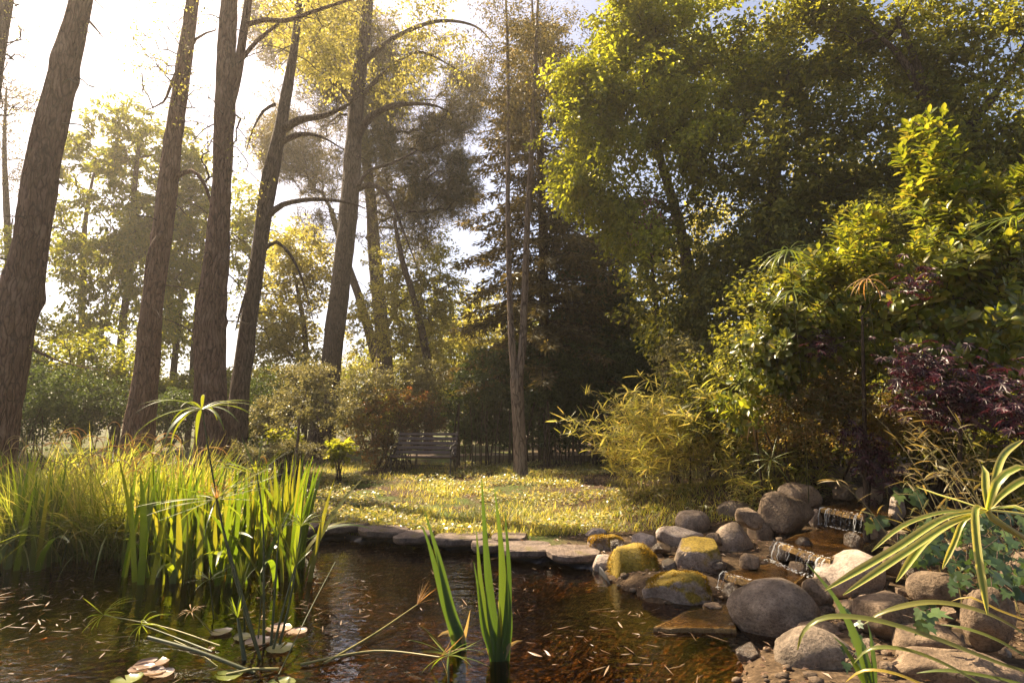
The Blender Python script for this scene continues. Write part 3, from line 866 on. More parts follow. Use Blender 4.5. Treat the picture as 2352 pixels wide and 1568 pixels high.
s1 = tpath([(1184, 880, 22), (1175, 780, 17), (1170, 650, 14), (1166, 480, 12), (1168, 300, 10), (1166, 120, 8), (1160, -60, 5)], 13.0, False)
s2 = tpath([(1190, 880, 22), (1200, 790, 19), (1206, 650, 17), (1212, 500, 15), (1222, 330, 13), (1230, 150, 10), (1238, -60, 6)], 13.0, False)
broadleaf('forked_tree', 'slim smooth trunk on the grass that forks low into two stems', [sb, s1, s2],
          [(1140, 120, 13, 110, 130, 1.2), (1260, 90, 13, 120, 110, 1.2), (1200, 250, 13, 120, 90, 1.2), (1200, 0, 13, 140, 60, 1.0)], 520, 18, .17, .075, NEEDLE, BARK_C, seed=15, sides=24, furrow=.05, rough=.06, lo=.55, rt=.003, gap=.35, flare=.25, droop=.5, Wr=.4)

# leafy mass on the right
t = tpath([(1640, 980, 40), (1610, 760, 34), (1560, 520, 28), (1500, 300, 20), (1470, 120, 10)], 12.0)
broadleaf('lime_green_tree', 'bright lime-green tree whose lit outer sprays reach toward the conifer', [t],
          [(1440, 230, 11.5, 150, 150, 1.5), (1340, 400, 11.2, 100, 70, 1.0), (1500, 90, 12, 130, 120, 1.6), (1640, 170, 12, 150, 170, 1.8), (1560, 330, 11.5, 140, 120, 1.5), (1430, 480, 11.5, 80, 70, 1.0), (1300, 330, 11.2, 50, 60, .7), (1290, 420, 11, 60, 40, .6), (1480, 560, 11, 80, 60, .8), (1280, 380, 11, 60, 70, .7), (1340, 220, 11.5, 80, 90, .9), (1420, 60, 12, 110, 80, 1.2)],
          900, 58, .26, .11, LIME, BARK_B, seed=16, sides=10, rt=.005, gap=.52, gscale=1.3, lo=.35)
t = tpath([(1760, 1000, 50), (1740, 760, 44), (1760, 520, 34), (1800, 300, 22), (1810, 150, 10)], 10.5)
broadleaf('evergreen_tree', 'big dark evergreen in the shade behind the yellow-green shrub', [t],
          [(1720, 430, 10.5, 190, 170, 1.5), (1560, 590, 10.5, 110, 130, 1.2), (1680, 680, 10, 150, 150, 1.4), (1930, 420, 10.5, 190, 180, 1.6), (1850, 600, 10, 170, 140, 1.4), (1600, 790, 9.5, 90, 90, 1.0), (1800, 250, 11, 170, 110, 1.5), (2100, 550, 10, 170, 150, 1.4), (1990, 700, 9.5, 200, 130, 1.2), (1520, 720, 10.5, 60, 90, .9), (1520, 500, 11, 80, 80, .8)],
          930, 54, .27, .112, DARKG, BARK_B, seed=17, sides=10, rt=.005, gap=.5, gscale=1.3, lo=.25)
t = tpath([(2180, 900, 44), (2150, 600, 40), (2140, 350, 34), (2115, 180, 26), (2060, 40, 14)], 10.0)
broadleaf('spreading_tree', 'spreading tree with dark forked limbs over the upper corner', [t],
          [(2050, 110, 10.5, 180, 130, 1.5), (2250, 120, 10, 170, 130, 1.5), (2320, 330, 9.5, 100, 140, 1.2), (1880, 60, 11, 150, 110, 1.4), (2120, 280, 10.5, 130, 90, 1.2), (2120, -40, 10, 300, 80, 1.6), (1800, 130, 11.3, 150, 110, 1.4), (2330, 480, 9.5, 110, 110, 1.1), (2200, 400, 10, 130, 110, 1.2)],
          800, 54, .26, .11, MIDG, BARK_B, seed=18, sides=10, rt=.005, gap=.54, gscale=1.3, lo=.35,
          limbs=[[[*P(2140, 330, 10), .1], [*P(2110, 200, 10), .08], [*P(2050, 110, 10), .05], [*P(2000, 70, 10), .02]],
                 [[*P(2150, 380, 10), .09], [*P(2260, 250, 9.8), .07], [*P(2330, 150, 9.7), .04], [*P(2370, 60, 9.7), .02]]])
t = tpath([(1545, 960, 20), (1520, 800, 16), (1500, 640, 10), (1490, 520, 5)], 11.0)
broadleaf('blossom_tree', 'small tree dotted with pink blossom at the edge of the evergreen', [t], [(1490, 510, 11, 40, 60, .5), (1475, 560, 11, 40, 50, .4)], 50, 14, .1, .05, PINK, BARK_B, seed=19, sides=6, rt=.004, gap=.4, lo=.5)

# ------------------------------------------------------------------ far trees, thicket, hedge
def far_tree(k, x, y, s, mat, seed):
    rng = np.random.default_rng(seed)
    root = thing('far_tree', (x, y, gz(x, y)), FAR_LABEL, 'tree', 'hazy trees far behind the clearing')
    return root
FAR_LABEL = 'hazy tree far behind the hedge and the trunks, only partly seen'
far_proto = []
for v in range(3):
    rng = np.random.default_rng(100 + v)
    H = 7 + v
    stem = np.array([[0, 0, -.3, .2], [.1, .1, H * .4, .15], [-.1, 0, H * .75, .08], [0, .1, H * .95, .03]])
    tb = MB(); c = trunk_mesh(tb, stem, 7, .1, v)
    pts = []
    while len(pts) < 200:
        q = unit(rng.normal(size=3)) * rng.random() ** .4 * np.array([2.3, 2.3, H * .42]) + np.array([0, 0, H * .55])
        if vnoise((q * .8)[None], v)[0] > .36:
            pts.append(q)
    pts = np.array(pts)
    A, par, w, n0 = grow(list(c[4:, :3]), None, pts, rng=rng)
    branch_mesh(tb, A, par, w, n0, .012, mi=1)
    cb = MB(); clump_leaves(cb, pts, 42, .33, .2, .55, rng)
    far_proto.append((cb.mesh('far_crown', [PALE, MIDG, GOLD][v]), tb.mesh('far_trunk', [BARK_B, TWIG], True)))
spots = [(-21, 33, .62), (-15.5, 36, .62), (-10.5, 34, .6), (-7.2, 30, .75), (-4.5, 27, .95), (-1.6, 29, .95), (1.8, 27, .9), (4.6, 25, 1.0), (7.2, 21, 1.0), (10.5, 19, 1.0), (13, 16, 1.05),
         (-27, 30, .8), (-24, 41, .7), (-3, 36, 1.1), (0.4, 38, 1.0), (3.2, 36, .9), (8.5, 33, 1.0), (15, 27, 1.1), (-18, 24, .5), (11.5, 12.5, .95), (9.0, 14.5, 1.05), (-12.5, 27, .45)]
FAR_WORDS = [FAR_LABEL] * 22
for k, w_ in {0: 'pale tree behind the chestnut, toward the picture edge', 3: 'hazy pale tree in the gap right of the scarred trunk', 4: 'hazy tree behind the slender curving trunk', 5: 'hazy yellow tree behind the pine and the bench shrubs',
              6: 'hazy tree directly behind the forked trunk and conifer', 7: 'tree behind the low conifer, in the gap above the hedge', 8: 'tree behind the blossom tree at the end of the hedge', 11: 'tree beyond the young tree at the picture edge'}.items():
    FAR_WORDS[k] = w_
for k, (x, y, s) in enumerate(spots):
    root = thing('far_tree', (0, 0, 0), FAR_WORDS[k], 'tree', 'hazy trees far behind the clearing')
    cm, tm = far_proto[k % 3]
    for nm, me in (('crown', cm), ('trunk', tm)):
        o = bpy.data.objects.new(nm, me); COL.objects.link(o); o.parent = root
    root.location = (x, y, gz(x, y) - .1)
    root.rotation_euler = (0, 0, k * 2.4)
    root.scale = (s * (.95 + .2 * rnd.random()), s, s * (.92 + .2 * rnd.random()))

def shrub(name, label, blobs, ncl, nlf, spread, L, mat, seed, Wr=.55, droop=.2, gap=.35, gscale=1.6, group=None, rt=.003, flat=.7, nst=7, cat='shrub', updir=.8, stem_mat=None, extra=None, back=0.0):
    """a many-stemmed bush: stems from the ground to scattered sprays of leaves"""
    rng = np.random.default_rng(seed)
    pts = blob_pts(blobs, ncl, rng, 2.2, gap, gscale, seed)
    c = pts.mean(0)
    z = gz(c[0], c[1])
    pts = pts[pts[:, 2] > ground_z(pts[:, 0], pts[:, 1]) + .03]
    root = thing(name, (c[0], c[1], z), label, cat, group)
    tb = MB(); N0 = []
    sp = (pts.max(0) - pts.min(0)) * .28
    for k in range(nst):
        a = rng.normal(size=2) * .5
        b = np.array([(c[0] + a[0] * sp[0] * .8) * (1 + back / c[1]), c[1] + back + a[1] * sp[1] * .8]); b = np.array([b[0], b[1], gz(*b) - .1])
        tgt = pts[rng.integers(len(pts))]
        p = np.array([[*b, rt * 6], [*(b * .6 + tgt * .4 + np.array([0, 0, .15])), rt * 4], [*(b * .25 + tgt * .75), rt * 2.5]])
        s = trunk_mesh(tb, p, 5, .05, k, 0, .2)
        N0 += list(s[1:, :3])
    A, par, w, n0 = grow(N0, None, pts, rng=rng)
    branch_mesh(tb, A, par, w, n0, rt, rmax=rt * 5)
    cb = MB(); clump_leaves(cb, pts, nlf, spread, L, Wr, rng, droop, flat, updir)
    cb.build('foliage', mat, root)
    tb.build('stems', stem_mat or TWIG, root, True)
    return root, pts, rng

GREYG = leaf_mat('sunlit_shrub_leaf', [(.085, .088, .04), (.14, .138, .07), (.22, .2, .11)], .4, (1.25, 1.1, .6), .45, .5)  # leaf tones raised to carry the whitish sun glints
NANDINA = leaf_mat('nandina_leaf', [(.055, .06, .02), (.1, .09, .03), (.2, .09, .03), (.15, .13, .05)], .4, (1.35, 1.05, .5), .33, .7)
REDTIP = leaf_mat('red_tip_leaf', [(.2, .075, .03), (.26, .11, .045), (.18, .10, .03)], .5, (1.2, .9, .6), .4)
shrub('shrub', 'dark thicket in deep shade behind the two leftmost trunks', [(90, 930, 13, 110, 90, .9), (200, 920, 13.5, 130, 70, .9), (60, 860, 14, 70, 60, .8), (-60, 930, 12, 90, 90, .8)], 420, 40, .16, .08, HEDGE, 41, nst=10)  # deep shade put into the colour by the darker hedge leaf
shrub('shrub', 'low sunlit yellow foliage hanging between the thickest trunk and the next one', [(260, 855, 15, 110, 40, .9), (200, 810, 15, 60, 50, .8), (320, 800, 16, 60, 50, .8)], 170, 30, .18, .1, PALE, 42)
shrub('shrub', 'shaded bush behind the scarred trunk, before the bright gap', [(410, 940, 14.5, 60, 50, .8), (620, 920, 14, 70, 70, .8), (580, 980, 13.2, 50, 40, .5)], 260, 40, .15, .07, HEDGE, 43)  # darker hedge leaf paints the shade of this bush
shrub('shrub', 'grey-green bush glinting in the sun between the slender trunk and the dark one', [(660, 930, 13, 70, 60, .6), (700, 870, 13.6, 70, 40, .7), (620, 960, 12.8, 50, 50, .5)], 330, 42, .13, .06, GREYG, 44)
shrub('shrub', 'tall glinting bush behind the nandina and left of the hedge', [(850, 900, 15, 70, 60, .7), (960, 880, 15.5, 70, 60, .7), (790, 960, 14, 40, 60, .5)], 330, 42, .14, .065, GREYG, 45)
_, pts, rng = shrub('nandina_shrub', 'reddish-tipped nandina bush just behind the bench', [(850, 990, 14.4, 60, 70, .5), (905, 930, 14.6, 60, 50, .5), (970, 960, 14.8, 60, 70, .5), (930, 1000, 14.9, 50, 40, .4)], 360, 40, .11, .06, NANDINA, 46, nst=22, Wr=.42)
nroot = _
tips = pts[np.argsort(-pts[:, 2])[:120:5]]
cb = MB(); clump_leaves(cb, tips + np.array([0, 0, .08]), 26, .08, .06, .4, rng, .1); cb.build('red_tips', REDTIP, nroot)['kind'] = 'stuff'
shrub('low_shrub', 'clipped pale low bush at the foot of the scarred trunk', [(515, 1028, 11.2, 55, 22, .35), (590, 1045, 11, 40, 20, .3)], 130, 50, .08, .035, GREYG, 47, gap=.1)
shrub('low_shrub', 'clipped pale low bush beside the dark trunk', [(690, 1038, 11.6, 55, 22, .35), (650, 1030, 11.4, 30, 22, .3)], 110, 50, .08, .035, GREYG, 48, gap=.1)
shrub('leafy_plant', 'bright yellow-green broad-leaved plant at the foot of the dark trunk', [(775, 1035, 12, 26, 20, .25)], 26, 12, .09, .14, LIME, 49, gap=.05, cat='plant', Wr=.7)
shrub('leafy_plant', 'yellow-green broad-leaved plant beyond the umbrella sedge tops', [(655, 1000, 12, 36, 16, .25)], 26, 12, .09, .14, LIME, 50, gap=.05, cat='plant', Wr=.6)
# thin sapling in the clearing, whitish sunlight put into its leaf colour
t = tpath([(676, 1080, 7), (684, 1010, 7), (690, 950, 6), (700, 915, 4)], 10.2)
broadleaf('sapling', 'thin sapling with white-lit leaves in front of the dark trunk', [t], [(700, 930, 10.2, 70, 30, .45), (750, 950, 10.2, 45, 28, .4), (640, 960, 10.2, 40, 30, .4), (700, 890, 10.3, 50, 25, .4)], 120, 26, .07, .045, GREYG, BARK_C, seed=51, sides=6, rt=.0025, gap=.3, lo=.5, flare=.1)

# hedge: dense dark top on bare stems, a pale path shining through behind it
hc = P(1310, 1050, 16)
hedge = thing('hedge', (hc[0], hc[1], gz(hc[0], hc[1])), 'long dark hedge on bare crowded stems behind the forked tree', 'hedge')
rng = np.random.default_rng(60)
hb = [(1180, 985, 15.8, 130, 40, .5), (1420, 985, 15.5, 160, 40, .5), (1100, 990, 15.7, 70, 35, .4), (1300, 1000, 15.4, 160, 25, .35), (1250, 830, 16, 200, 40, .7), (1450, 830, 15.7, 160, 40, .7), (1110, 900, 16, 100, 80, .8), (1210, 880, 16, 120, 90, .8), (1330, 860, 16, 120, 90, .8), (1440, 860, 15.7, 120, 90, .8), (1540, 880, 15.3, 110, 110, .8), (1300, 930, 15.6, 250, 50, .6), (1500, 960, 15, 110, 90, .6), (1060, 960, 15.6, 60, 70, .5)]
hp = blob_pts(hb, 1080, rng, 2.6, .18, 1.2, 61)
cb = MB(); clump_leaves(cb, hp, 60, .15, .085, .6, rng, .35); cb.build('foliage', HEDGE, hedge)
for k in range(80):
    px = 1040 + 570 * (k + rng.random() * .9) / 80
    d = 15.6 + rng.normal(0, .35) - .5 * (px - 1040) / 570
    a = P(px, 1040, d); a[2] = gz(a[0], a[1]) - .1
    h = 1.35 + .5 * rng.random()
    tilt = rng.normal(0, .09, 2)
    path = np.array([[*a, 0], [a[0] + tilt[0] * .5 + rng.normal(0, .03), a[1] + tilt[1] * .5, a[2] + h * .5, 0], [a[0] + tilt[0] * 1.4, a[1] + tilt[1], a[2] + h, 0]])
    s = spline(path, .3)
    r0 = .014 + .022 * rng.random()
    V, F = tube(s[:, :3], np.linspace(r0, r0 * .7, len(s)), 5)
    MB().add(V, F).build('stem', TWIG, hedge, True)
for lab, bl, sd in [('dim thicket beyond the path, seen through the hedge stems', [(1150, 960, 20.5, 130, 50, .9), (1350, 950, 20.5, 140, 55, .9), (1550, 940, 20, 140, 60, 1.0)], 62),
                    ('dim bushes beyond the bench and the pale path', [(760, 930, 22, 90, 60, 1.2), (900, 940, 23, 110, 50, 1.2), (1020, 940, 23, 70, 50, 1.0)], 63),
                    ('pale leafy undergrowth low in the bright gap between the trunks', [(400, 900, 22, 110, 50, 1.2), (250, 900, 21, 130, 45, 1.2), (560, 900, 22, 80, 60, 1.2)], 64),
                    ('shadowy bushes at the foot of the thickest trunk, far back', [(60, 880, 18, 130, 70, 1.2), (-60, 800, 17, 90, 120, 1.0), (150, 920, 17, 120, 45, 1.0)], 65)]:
    shrub('thicket', lab, bl, 420, 40, .24, .13, {62: HEDGE, 63: MIDG, 64: PALE, 65: HEDGE}[sd], sd, rt=.006, gap=.15)  # the shadowy bushes get their shade from the dark hedge leaf colour
PATH = plain_mat('path_gravel', [(.22, .15, .11), (.32, .23, .17), (.4, .3, .23)], .9, .2, 12, .2)
pm = MB()
px = np.linspace(-3.5, 9, 40)
for i in range(39):
    ring = []
    for x in (px[i], px[i + 1]):
        for dy in (0, 2.6):
            y = 18.6 + dy * .55 + .5 * math.sin(x * .22)
            ring.append((x, y, gz(x, y) + .012))
    pm.add(np.array(ring), [[0, 2, 3, 1]])
tag(pm.build('path', PATH), 'pale sunlit gravel path glimpsed through the hedge stems', 'path', kind='structure')

# ------------------------------------------------------------------ grass and ground cover of the clearing
GRASS = leaf_mat('grass_blade', [(.13, .17, .035), (.22, .24, .055), (.34, .33, .11), (.34, .28, .14)], .55, (1.3, 1.1, .45), .45, .4)
COVER = leaf_mat('ground_cover_leaf', [(.14, .17, .045), (.22, .235, .075), (.33, .31, .14), (.36, .3, .18)], .4, (1.3, 1.1, .5), .34, .75)
LITTER = leaf_mat('leaf_litter', [(.12, .07, .04), (.2, .12, .07), (.3, .2, .13), (.09, .05, .03)], .2, (1.2, 1.0, .7), .5, .5)
rng = np.random.default_rng(70)
def scatter(n, x0, x1, y0, y1, dmin, pw=1.0):
    x = rng.uniform(x0, x1, n * 2); y = y0 + (y1 - y0) * rng.random(n * 2) ** pw
    ok = pond_dist(x, y) > dmin
    x, y = x[ok][:n], y[ok][:n]
    return x, y, ground_z(x, y)
gm = MB()
x, y, z = scatter(74000, -6.2, 4.2, 7.2, 15.5, .12, 1.25)
dens = fbm(np.stack([x * 1.4, y * 1.4, 0 * x], -1), 71, 3)
keep = dens > .45 + .16 * rng.random(len(x))
x, y, z, dens = x[keep], y[keep], z[keep], dens[keep]
Lg = (.03 + .12 * rng.random(len(x)) ** 2) * (.2 + 1.9 * dens)
V, F = blades(np.stack([x, y, z - .01], -1), rng.random(len(x)) * 6.28, Lg, .1 + .6 * rng.random(len(x)), .3 + 1.0 * rng.random(len(x)), .005 + .007 * rng.random(len(x)), 2)
gm.add(V, F)
x, y, z = scatter(7000, -3.6, 3.2, 7.2, 9.2, .06, 1.6)
V, F = blades(np.stack([x, y, z - .01], -1), rng.random(len(x)) * 6.28, .05 + .17 * rng.random(len(x)) ** 1.5, .1 + .6 * rng.random(len(x)), .4 + 1.3 * rng.random(len(x)), .008 + .007 * rng.random(len(x)), 4)
gm.add(V, F)
tag(gm.build('grass', GRASS), 'sunlit yellow-green grass of the clearing between pond and bench', 'grass', kind='stuff')
x, y, z = scatter(46000, -6.5, 4.6, 7.4, 16, .15, 1.15)
dens = fbm(np.stack([x * 1.1 + 7, y * 1.1, 0 * x], -1), 73, 3)
keep = dens > .47 + .08 * rng.random(len(x))
x, y, z = x[keep], y[keep], z[keep]
n = len(x)
V, F = leaf_quads(np.stack([x, y, z + .015 + .07 * rng.random(n)], -1), np.concatenate([rng.normal(size=(n, 2)), rng.normal(0, .35, (n, 1))], 1), np.concatenate([rng.normal(0, .45, (n, 2)), np.ones((n, 1))], 1), .035 + .045 * rng.random(n), .03 + .035 * rng.random(n), .15)
tag(MB().add(V, F).build('ground_cover', COVER), 'low glossy ground-cover leaves catching the sun around the bench', 'ground cover', kind='stuff')
x, y, z = scatter(16000, -7, 6.5, 3, 16, .04)
n = len(x)
V, F = leaf_quads(np.stack([x, y, z + .008 + .02 * rng.random(n)], -1), np.concatenate([rng.normal(size=(n, 2)), rng.normal(0, .15, (n, 1))], 1), np.concatenate([rng.normal(0, .3, (n, 2)), np.ones((n, 1))], 1), .025 + .045 * rng.random(n), .012 + .02 * rng.random(n), .25)
tag(MB().add(V, F).build('leaf_litter', LITTER), 'dry brown fallen leaves strewn over the bank', 'leaf litter', kind='stuff')

# ------------------------------------------------------------------ bench
def box(mb, c, sx, sy, sz, rot=None, bev=.006):
    o = []
    for z in (-1, 1):
        for (a, b) in ((-1, -1), (1, -1), (1, 1), (-1, 1)):
            o.append((a * sx / 2, b * sy / 2, z * sz / 2))
    V = np.array(o)
    if rot is not None:
        V = V @ np.array(rot).T
    mb.add(V + np.array(c), [[0, 3, 2, 1], [4, 5, 6, 7], [0, 1, 5, 4], [1, 2, 6, 5], [2, 3, 7, 6], [3, 0, 4, 7]])
WOOD = plain_mat('bench_wood', [(.035, .02, .014), (.07, .042, .03), (.12, .08, .06)], .5, .5, 9, .25, .01, stretch=(.6, 8, 8), objspace=True)
IRON = plain_mat('bench_iron', [(.012, .01, .01), (.025, .02, .018), (.05, .04, .034)], .5, .5, 14, .1, objspace=True)
bx, by = P(972, 1070, 13.5)[0], 13.5
bz = gz(bx, by)
bench = thing('park_bench', (bx, by, bz), 'dark slatted wooden bench with iron ends facing the pond', 'bench')
BL = 1.46
def rotx(a):
    return [[1, 0, 0], [0, math.cos(a), -math.sin(a)], [0, math.sin(a), math.cos(a)]]
yaw = math.radians(-7)
def bplace(name, mb, mat):
    o = mb.build(name, mat, None, False)
    o.parent = bench
    return o
for k in range(5):                       # seat slats, front to back
    m = MB(); yy = -.22 + k * .092
    box(m, (0, yy, .43 - .05 * (k / 4) ** .7 + (.0 if k else -.015)), BL, .07, .032, rotx(-.06 - (.35 if k == 0 else 0)))
    bplace('seat_slat', m, WOOD)
for k in range(5):                       # back slats, low to high
    m = MB(); u = k / 4
    box(m, (0, .235 + .17 * u, .5 + .42 * u), BL, .03, .075 if k < 4 else .06, rotx(-.36))
    bplace('back_slat', m, WOOD)
for sx in (-1, 1):                       # cast ends: legs, seat bearer, curled arm
    x = sx * (BL / 2 - .03)
    ends = [('leg', [(-.20, .40), (-.24, .28), (-.215, .14), (-.27, 0), (-.285, -.06)], .019), ('leg', [(.16, .38), (.2, .25), (.24, .12), (.33, 0), (.34, -.06)], .019),
            ('seat_bearer', [(-.26, .395), (-.1, .375), (.1, .35), (.2, .4)], .018),
            ('back_post', [(.18, .37), (.245, .52), (.33, .72), (.425, .95), (.445, .98)], .018),
            ('armrest', [(.31, .66), (.2, .70), (.02, .67), (-.15, .655), (-.25, .64), (-.285, .60), (-.26, .56), (-.22, .52), (-.23, .42)], .017),
            ('scroll', [(-.14, .40), (-.08, .52), (.02, .58), (.1, .53), (.06, .46), (.0, .49)], .010)]
    for nm, pl, r in ends:
        s = spline(np.array([[x, a, b] for a, b in pl]), .03)
        V, F = tube(s, r, 7)
        m = MB(); m.add(V, F)
        o = bplace(nm, m, IRON)
        if nm == 'armrest':
            arm = o
        if nm == 'scroll':
            o.parent = arm
m = MB(); V, F = tube(np.array([[-BL / 2, .15, .2], [0, .15, .205], [BL / 2, .15, .2]]), .01, 6); m.add(V, F); bplace('cross_rod', m, IRON)
bench.rotation_euler = (0, 0, yaw)

# ------------------------------------------------------------------ flagstones along the far edge, liner beneath
SLATE = rock_mat('flagstone', [(.07, .048, .037), (.15, .107, .083), (.26, .19, .152)], (.1, .08, .02), .86)
LINER = plain_mat('pond_liner', [(.012, .011, .012), (.022, .02, .022), (.03, .028, .03)], .5, .4, 5, .15)
lb = MB()
NL = 90
rows = []
for k in range(NL):
    px = 640 + (1400 - 640) * k / (NL - 1)
    e = None
    py = np.interp(px, [640, 700, 830, 960, 1100, 1180, 1270, 1370, 1400], [1236, 1232, 1240, 1249, 1266, 1284, 1290, 1308, 1340])
    g = G(px, py)
    n = np.array([0.05, -1.0])
    row = []
    for j, (o, z) in enumerate([(-.3, .05), (-.1, .045), (.0, .03), (.06, -.01), (.1, -.07), (.22, -.22)]):
        wv = .045 * math.sin(k * .55 + j * .6) + .03 * math.sin(k * 1.3 + j * 1.7)
        row.append((g[0] + n[0] * (o + wv), g[1] + n[1] * (o + wv * (j > 1)), z + .01 * math.sin(k * .8 + j)))
    rows.append(row)
V = np.array(rows).reshape(-1, 3)
ii = (np.arange(NL - 1)[:, None] * 6 + np.arange(5)[None, :])
lb.add(V, np.stack([ii, ii + 6, ii + 7, ii + 1], -1).reshape(-1, 4))
tag(lb.build('pond_liner', LINER, smooth=True), 'creased black pond liner showing under the flagstones', 'pond liner')

def flagstone(px, py, wpx, dm, z, seed, label, thick=.085, tilt=0.0):
    rng = np.random.default_rng(seed)
    z += .03
    c = G(px, py, z)
    w = M(wpx, c[1]) / 2
    n = 22
    a = np.linspace(0, 2 * math.pi, n, endpoint=False)
    sq = (np.abs(np.cos(a)) ** 4 + np.abs(np.sin(a)) ** 4) ** -.25
    r = sq * (.86 + .22 * vnoise(np.stack([np.cos(a) * 1.7, np.sin(a) * 1.7, 0 * a + seed], -1), seed)) * (1 + rng.normal(0, .025, n))
    ox, oy = np.cos(a) * r * w, np.sin(a) * r * dm / 2
    rings = []
    for k, (s, zz) in enumerate([(.9, -thick), (1.0, -thick * .7), (1.01, -.012), (.965, 0.0), (.6, .004), (.2, .003)]):
        jz = rng.normal(0, .003, n) if k in (2, 3) else 0
        rings.append(np.stack([ox * s, oy * s, zz + jz + .01 * (vnoise(np.stack([ox * 5, oy * 5, 0 * ox], -1), seed + 3) - .5) * (k > 2)], -1))
    V = np.concatenate(rings); m = len(rings)
    i = np.arange(m - 1)[:, None] * n; j = np.arange(n)[None, :]; k2 = (j + 1) % n
    mb = MB().add(V, np.stack([i + j, i + k2, i + n + k2, i + n + j], -1).reshape(-1, 4))
    top = np.concatenate([V[-n:], V[-n:].mean(0)[None]])
    mb.add(top, np.stack([np.arange(n), (np.arange(n) + 1) % n, np.full(n, n)], -1))
    mb.add(V[:n], np.arange(n)[::-1][None, :])
    o = mb.build('flagstone', SLATE, smooth=False)
    o.location = c
    o.rotation_euler = (tilt, rng.normal(0, .02), rng.normal(0, .15))
    tag(o, label, 'flagstone', 'flagstones edging the pond')
for i, (px, py, w, dm, z, lab) in enumerate([
    (700, 1206, 66, .45, .12, 'flagstone half hidden by the iris leaves'),
    (790, 1204, 104, .42, .13, 'thin flagstone above the creased liner, next to the iris leaves'),
    (882, 1212, 112, .5, .13, 'broad rounded flagstone with a dark front above the liner'),
    (952, 1224, 84, .5, .12, 'small dark flagstone right behind the bent iris leaf'),
    (1058, 1229, 122, .46, .11, 'pale long flagstone between the two iris groups'),
    (1118, 1246, 66, .35, .09, 'low narrow flagstone just behind the tall iris blades'),
    (1168, 1228, 76, .4, .12, 'flagstone set back behind the tall iris blades'),
    (1208, 1252, 118, .55, .10, 'wide pale flagstone right of the tall iris blades'),
    (1316, 1262, 118, .55, .10, 'last pale flagstone, its corner next to the mossy stones')]):
    flagstone(px, py, w, dm, z, 200 + i, lab)

# ------------------------------------------------------------------ stones of the cascade
ICO = None
def ico(sub=3):
    import bmesh
    bm = bmesh.new(); bmesh.ops.create_icosphere(bm, subdivisions=sub, radius=1.0)
    V = np.array([v.co[:] for v in bm.verts]); F = np.array([[v.index for v in f.verts] for f in bm.faces]); bm.free()
    return V, F
ICO = ico(4)
ROCKS = {
    'grey': rock_mat('stone_grey', [(.085, .06, .04), (.18, .134, .095), (.31, .238, .172)], (.09, .065, .02), .86),
    'tan': rock_mat('stone_tan', [(.15, .105, .07), (.26, .19, .135), (.38, .29, .21)], (.14, .09, .018), .82),
    'pale': rock_mat('stone_pale', [(.24, .18, .14), (.36, .285, .23), (.48, .4, .33)], (.16, .11, .02), .84),
    'brown': rock_mat('stone_brown', [(.085, .054, .032), (.165, .112, .07), (.28, .198, .13)], (.08, .06, .02), .86),
    'wet': rock_mat('stone_wet', [(.035, .025, .018), (.075, .052, .036), (.13, .092, .062)], None, wet=.22),
    'mossy': rock_mat('stone_mossy', [(.17, .12, .085), (.28, .21, .16), (.42, .34, .27)], (.22, .145, .012), .6),
    'moss': rock_mat('stone_moss', [(.12, .085, .04), (.2, .14, .05), (.26, .19, .06)], (.24, .16, .014), .35),
}
MOSS = leaf_mat('moss_tuft', [(.16, .105, .012), (.24, .16, .018), (.32, .22, .03)], .35, (1.2, 1.0, .5), .7, .2)
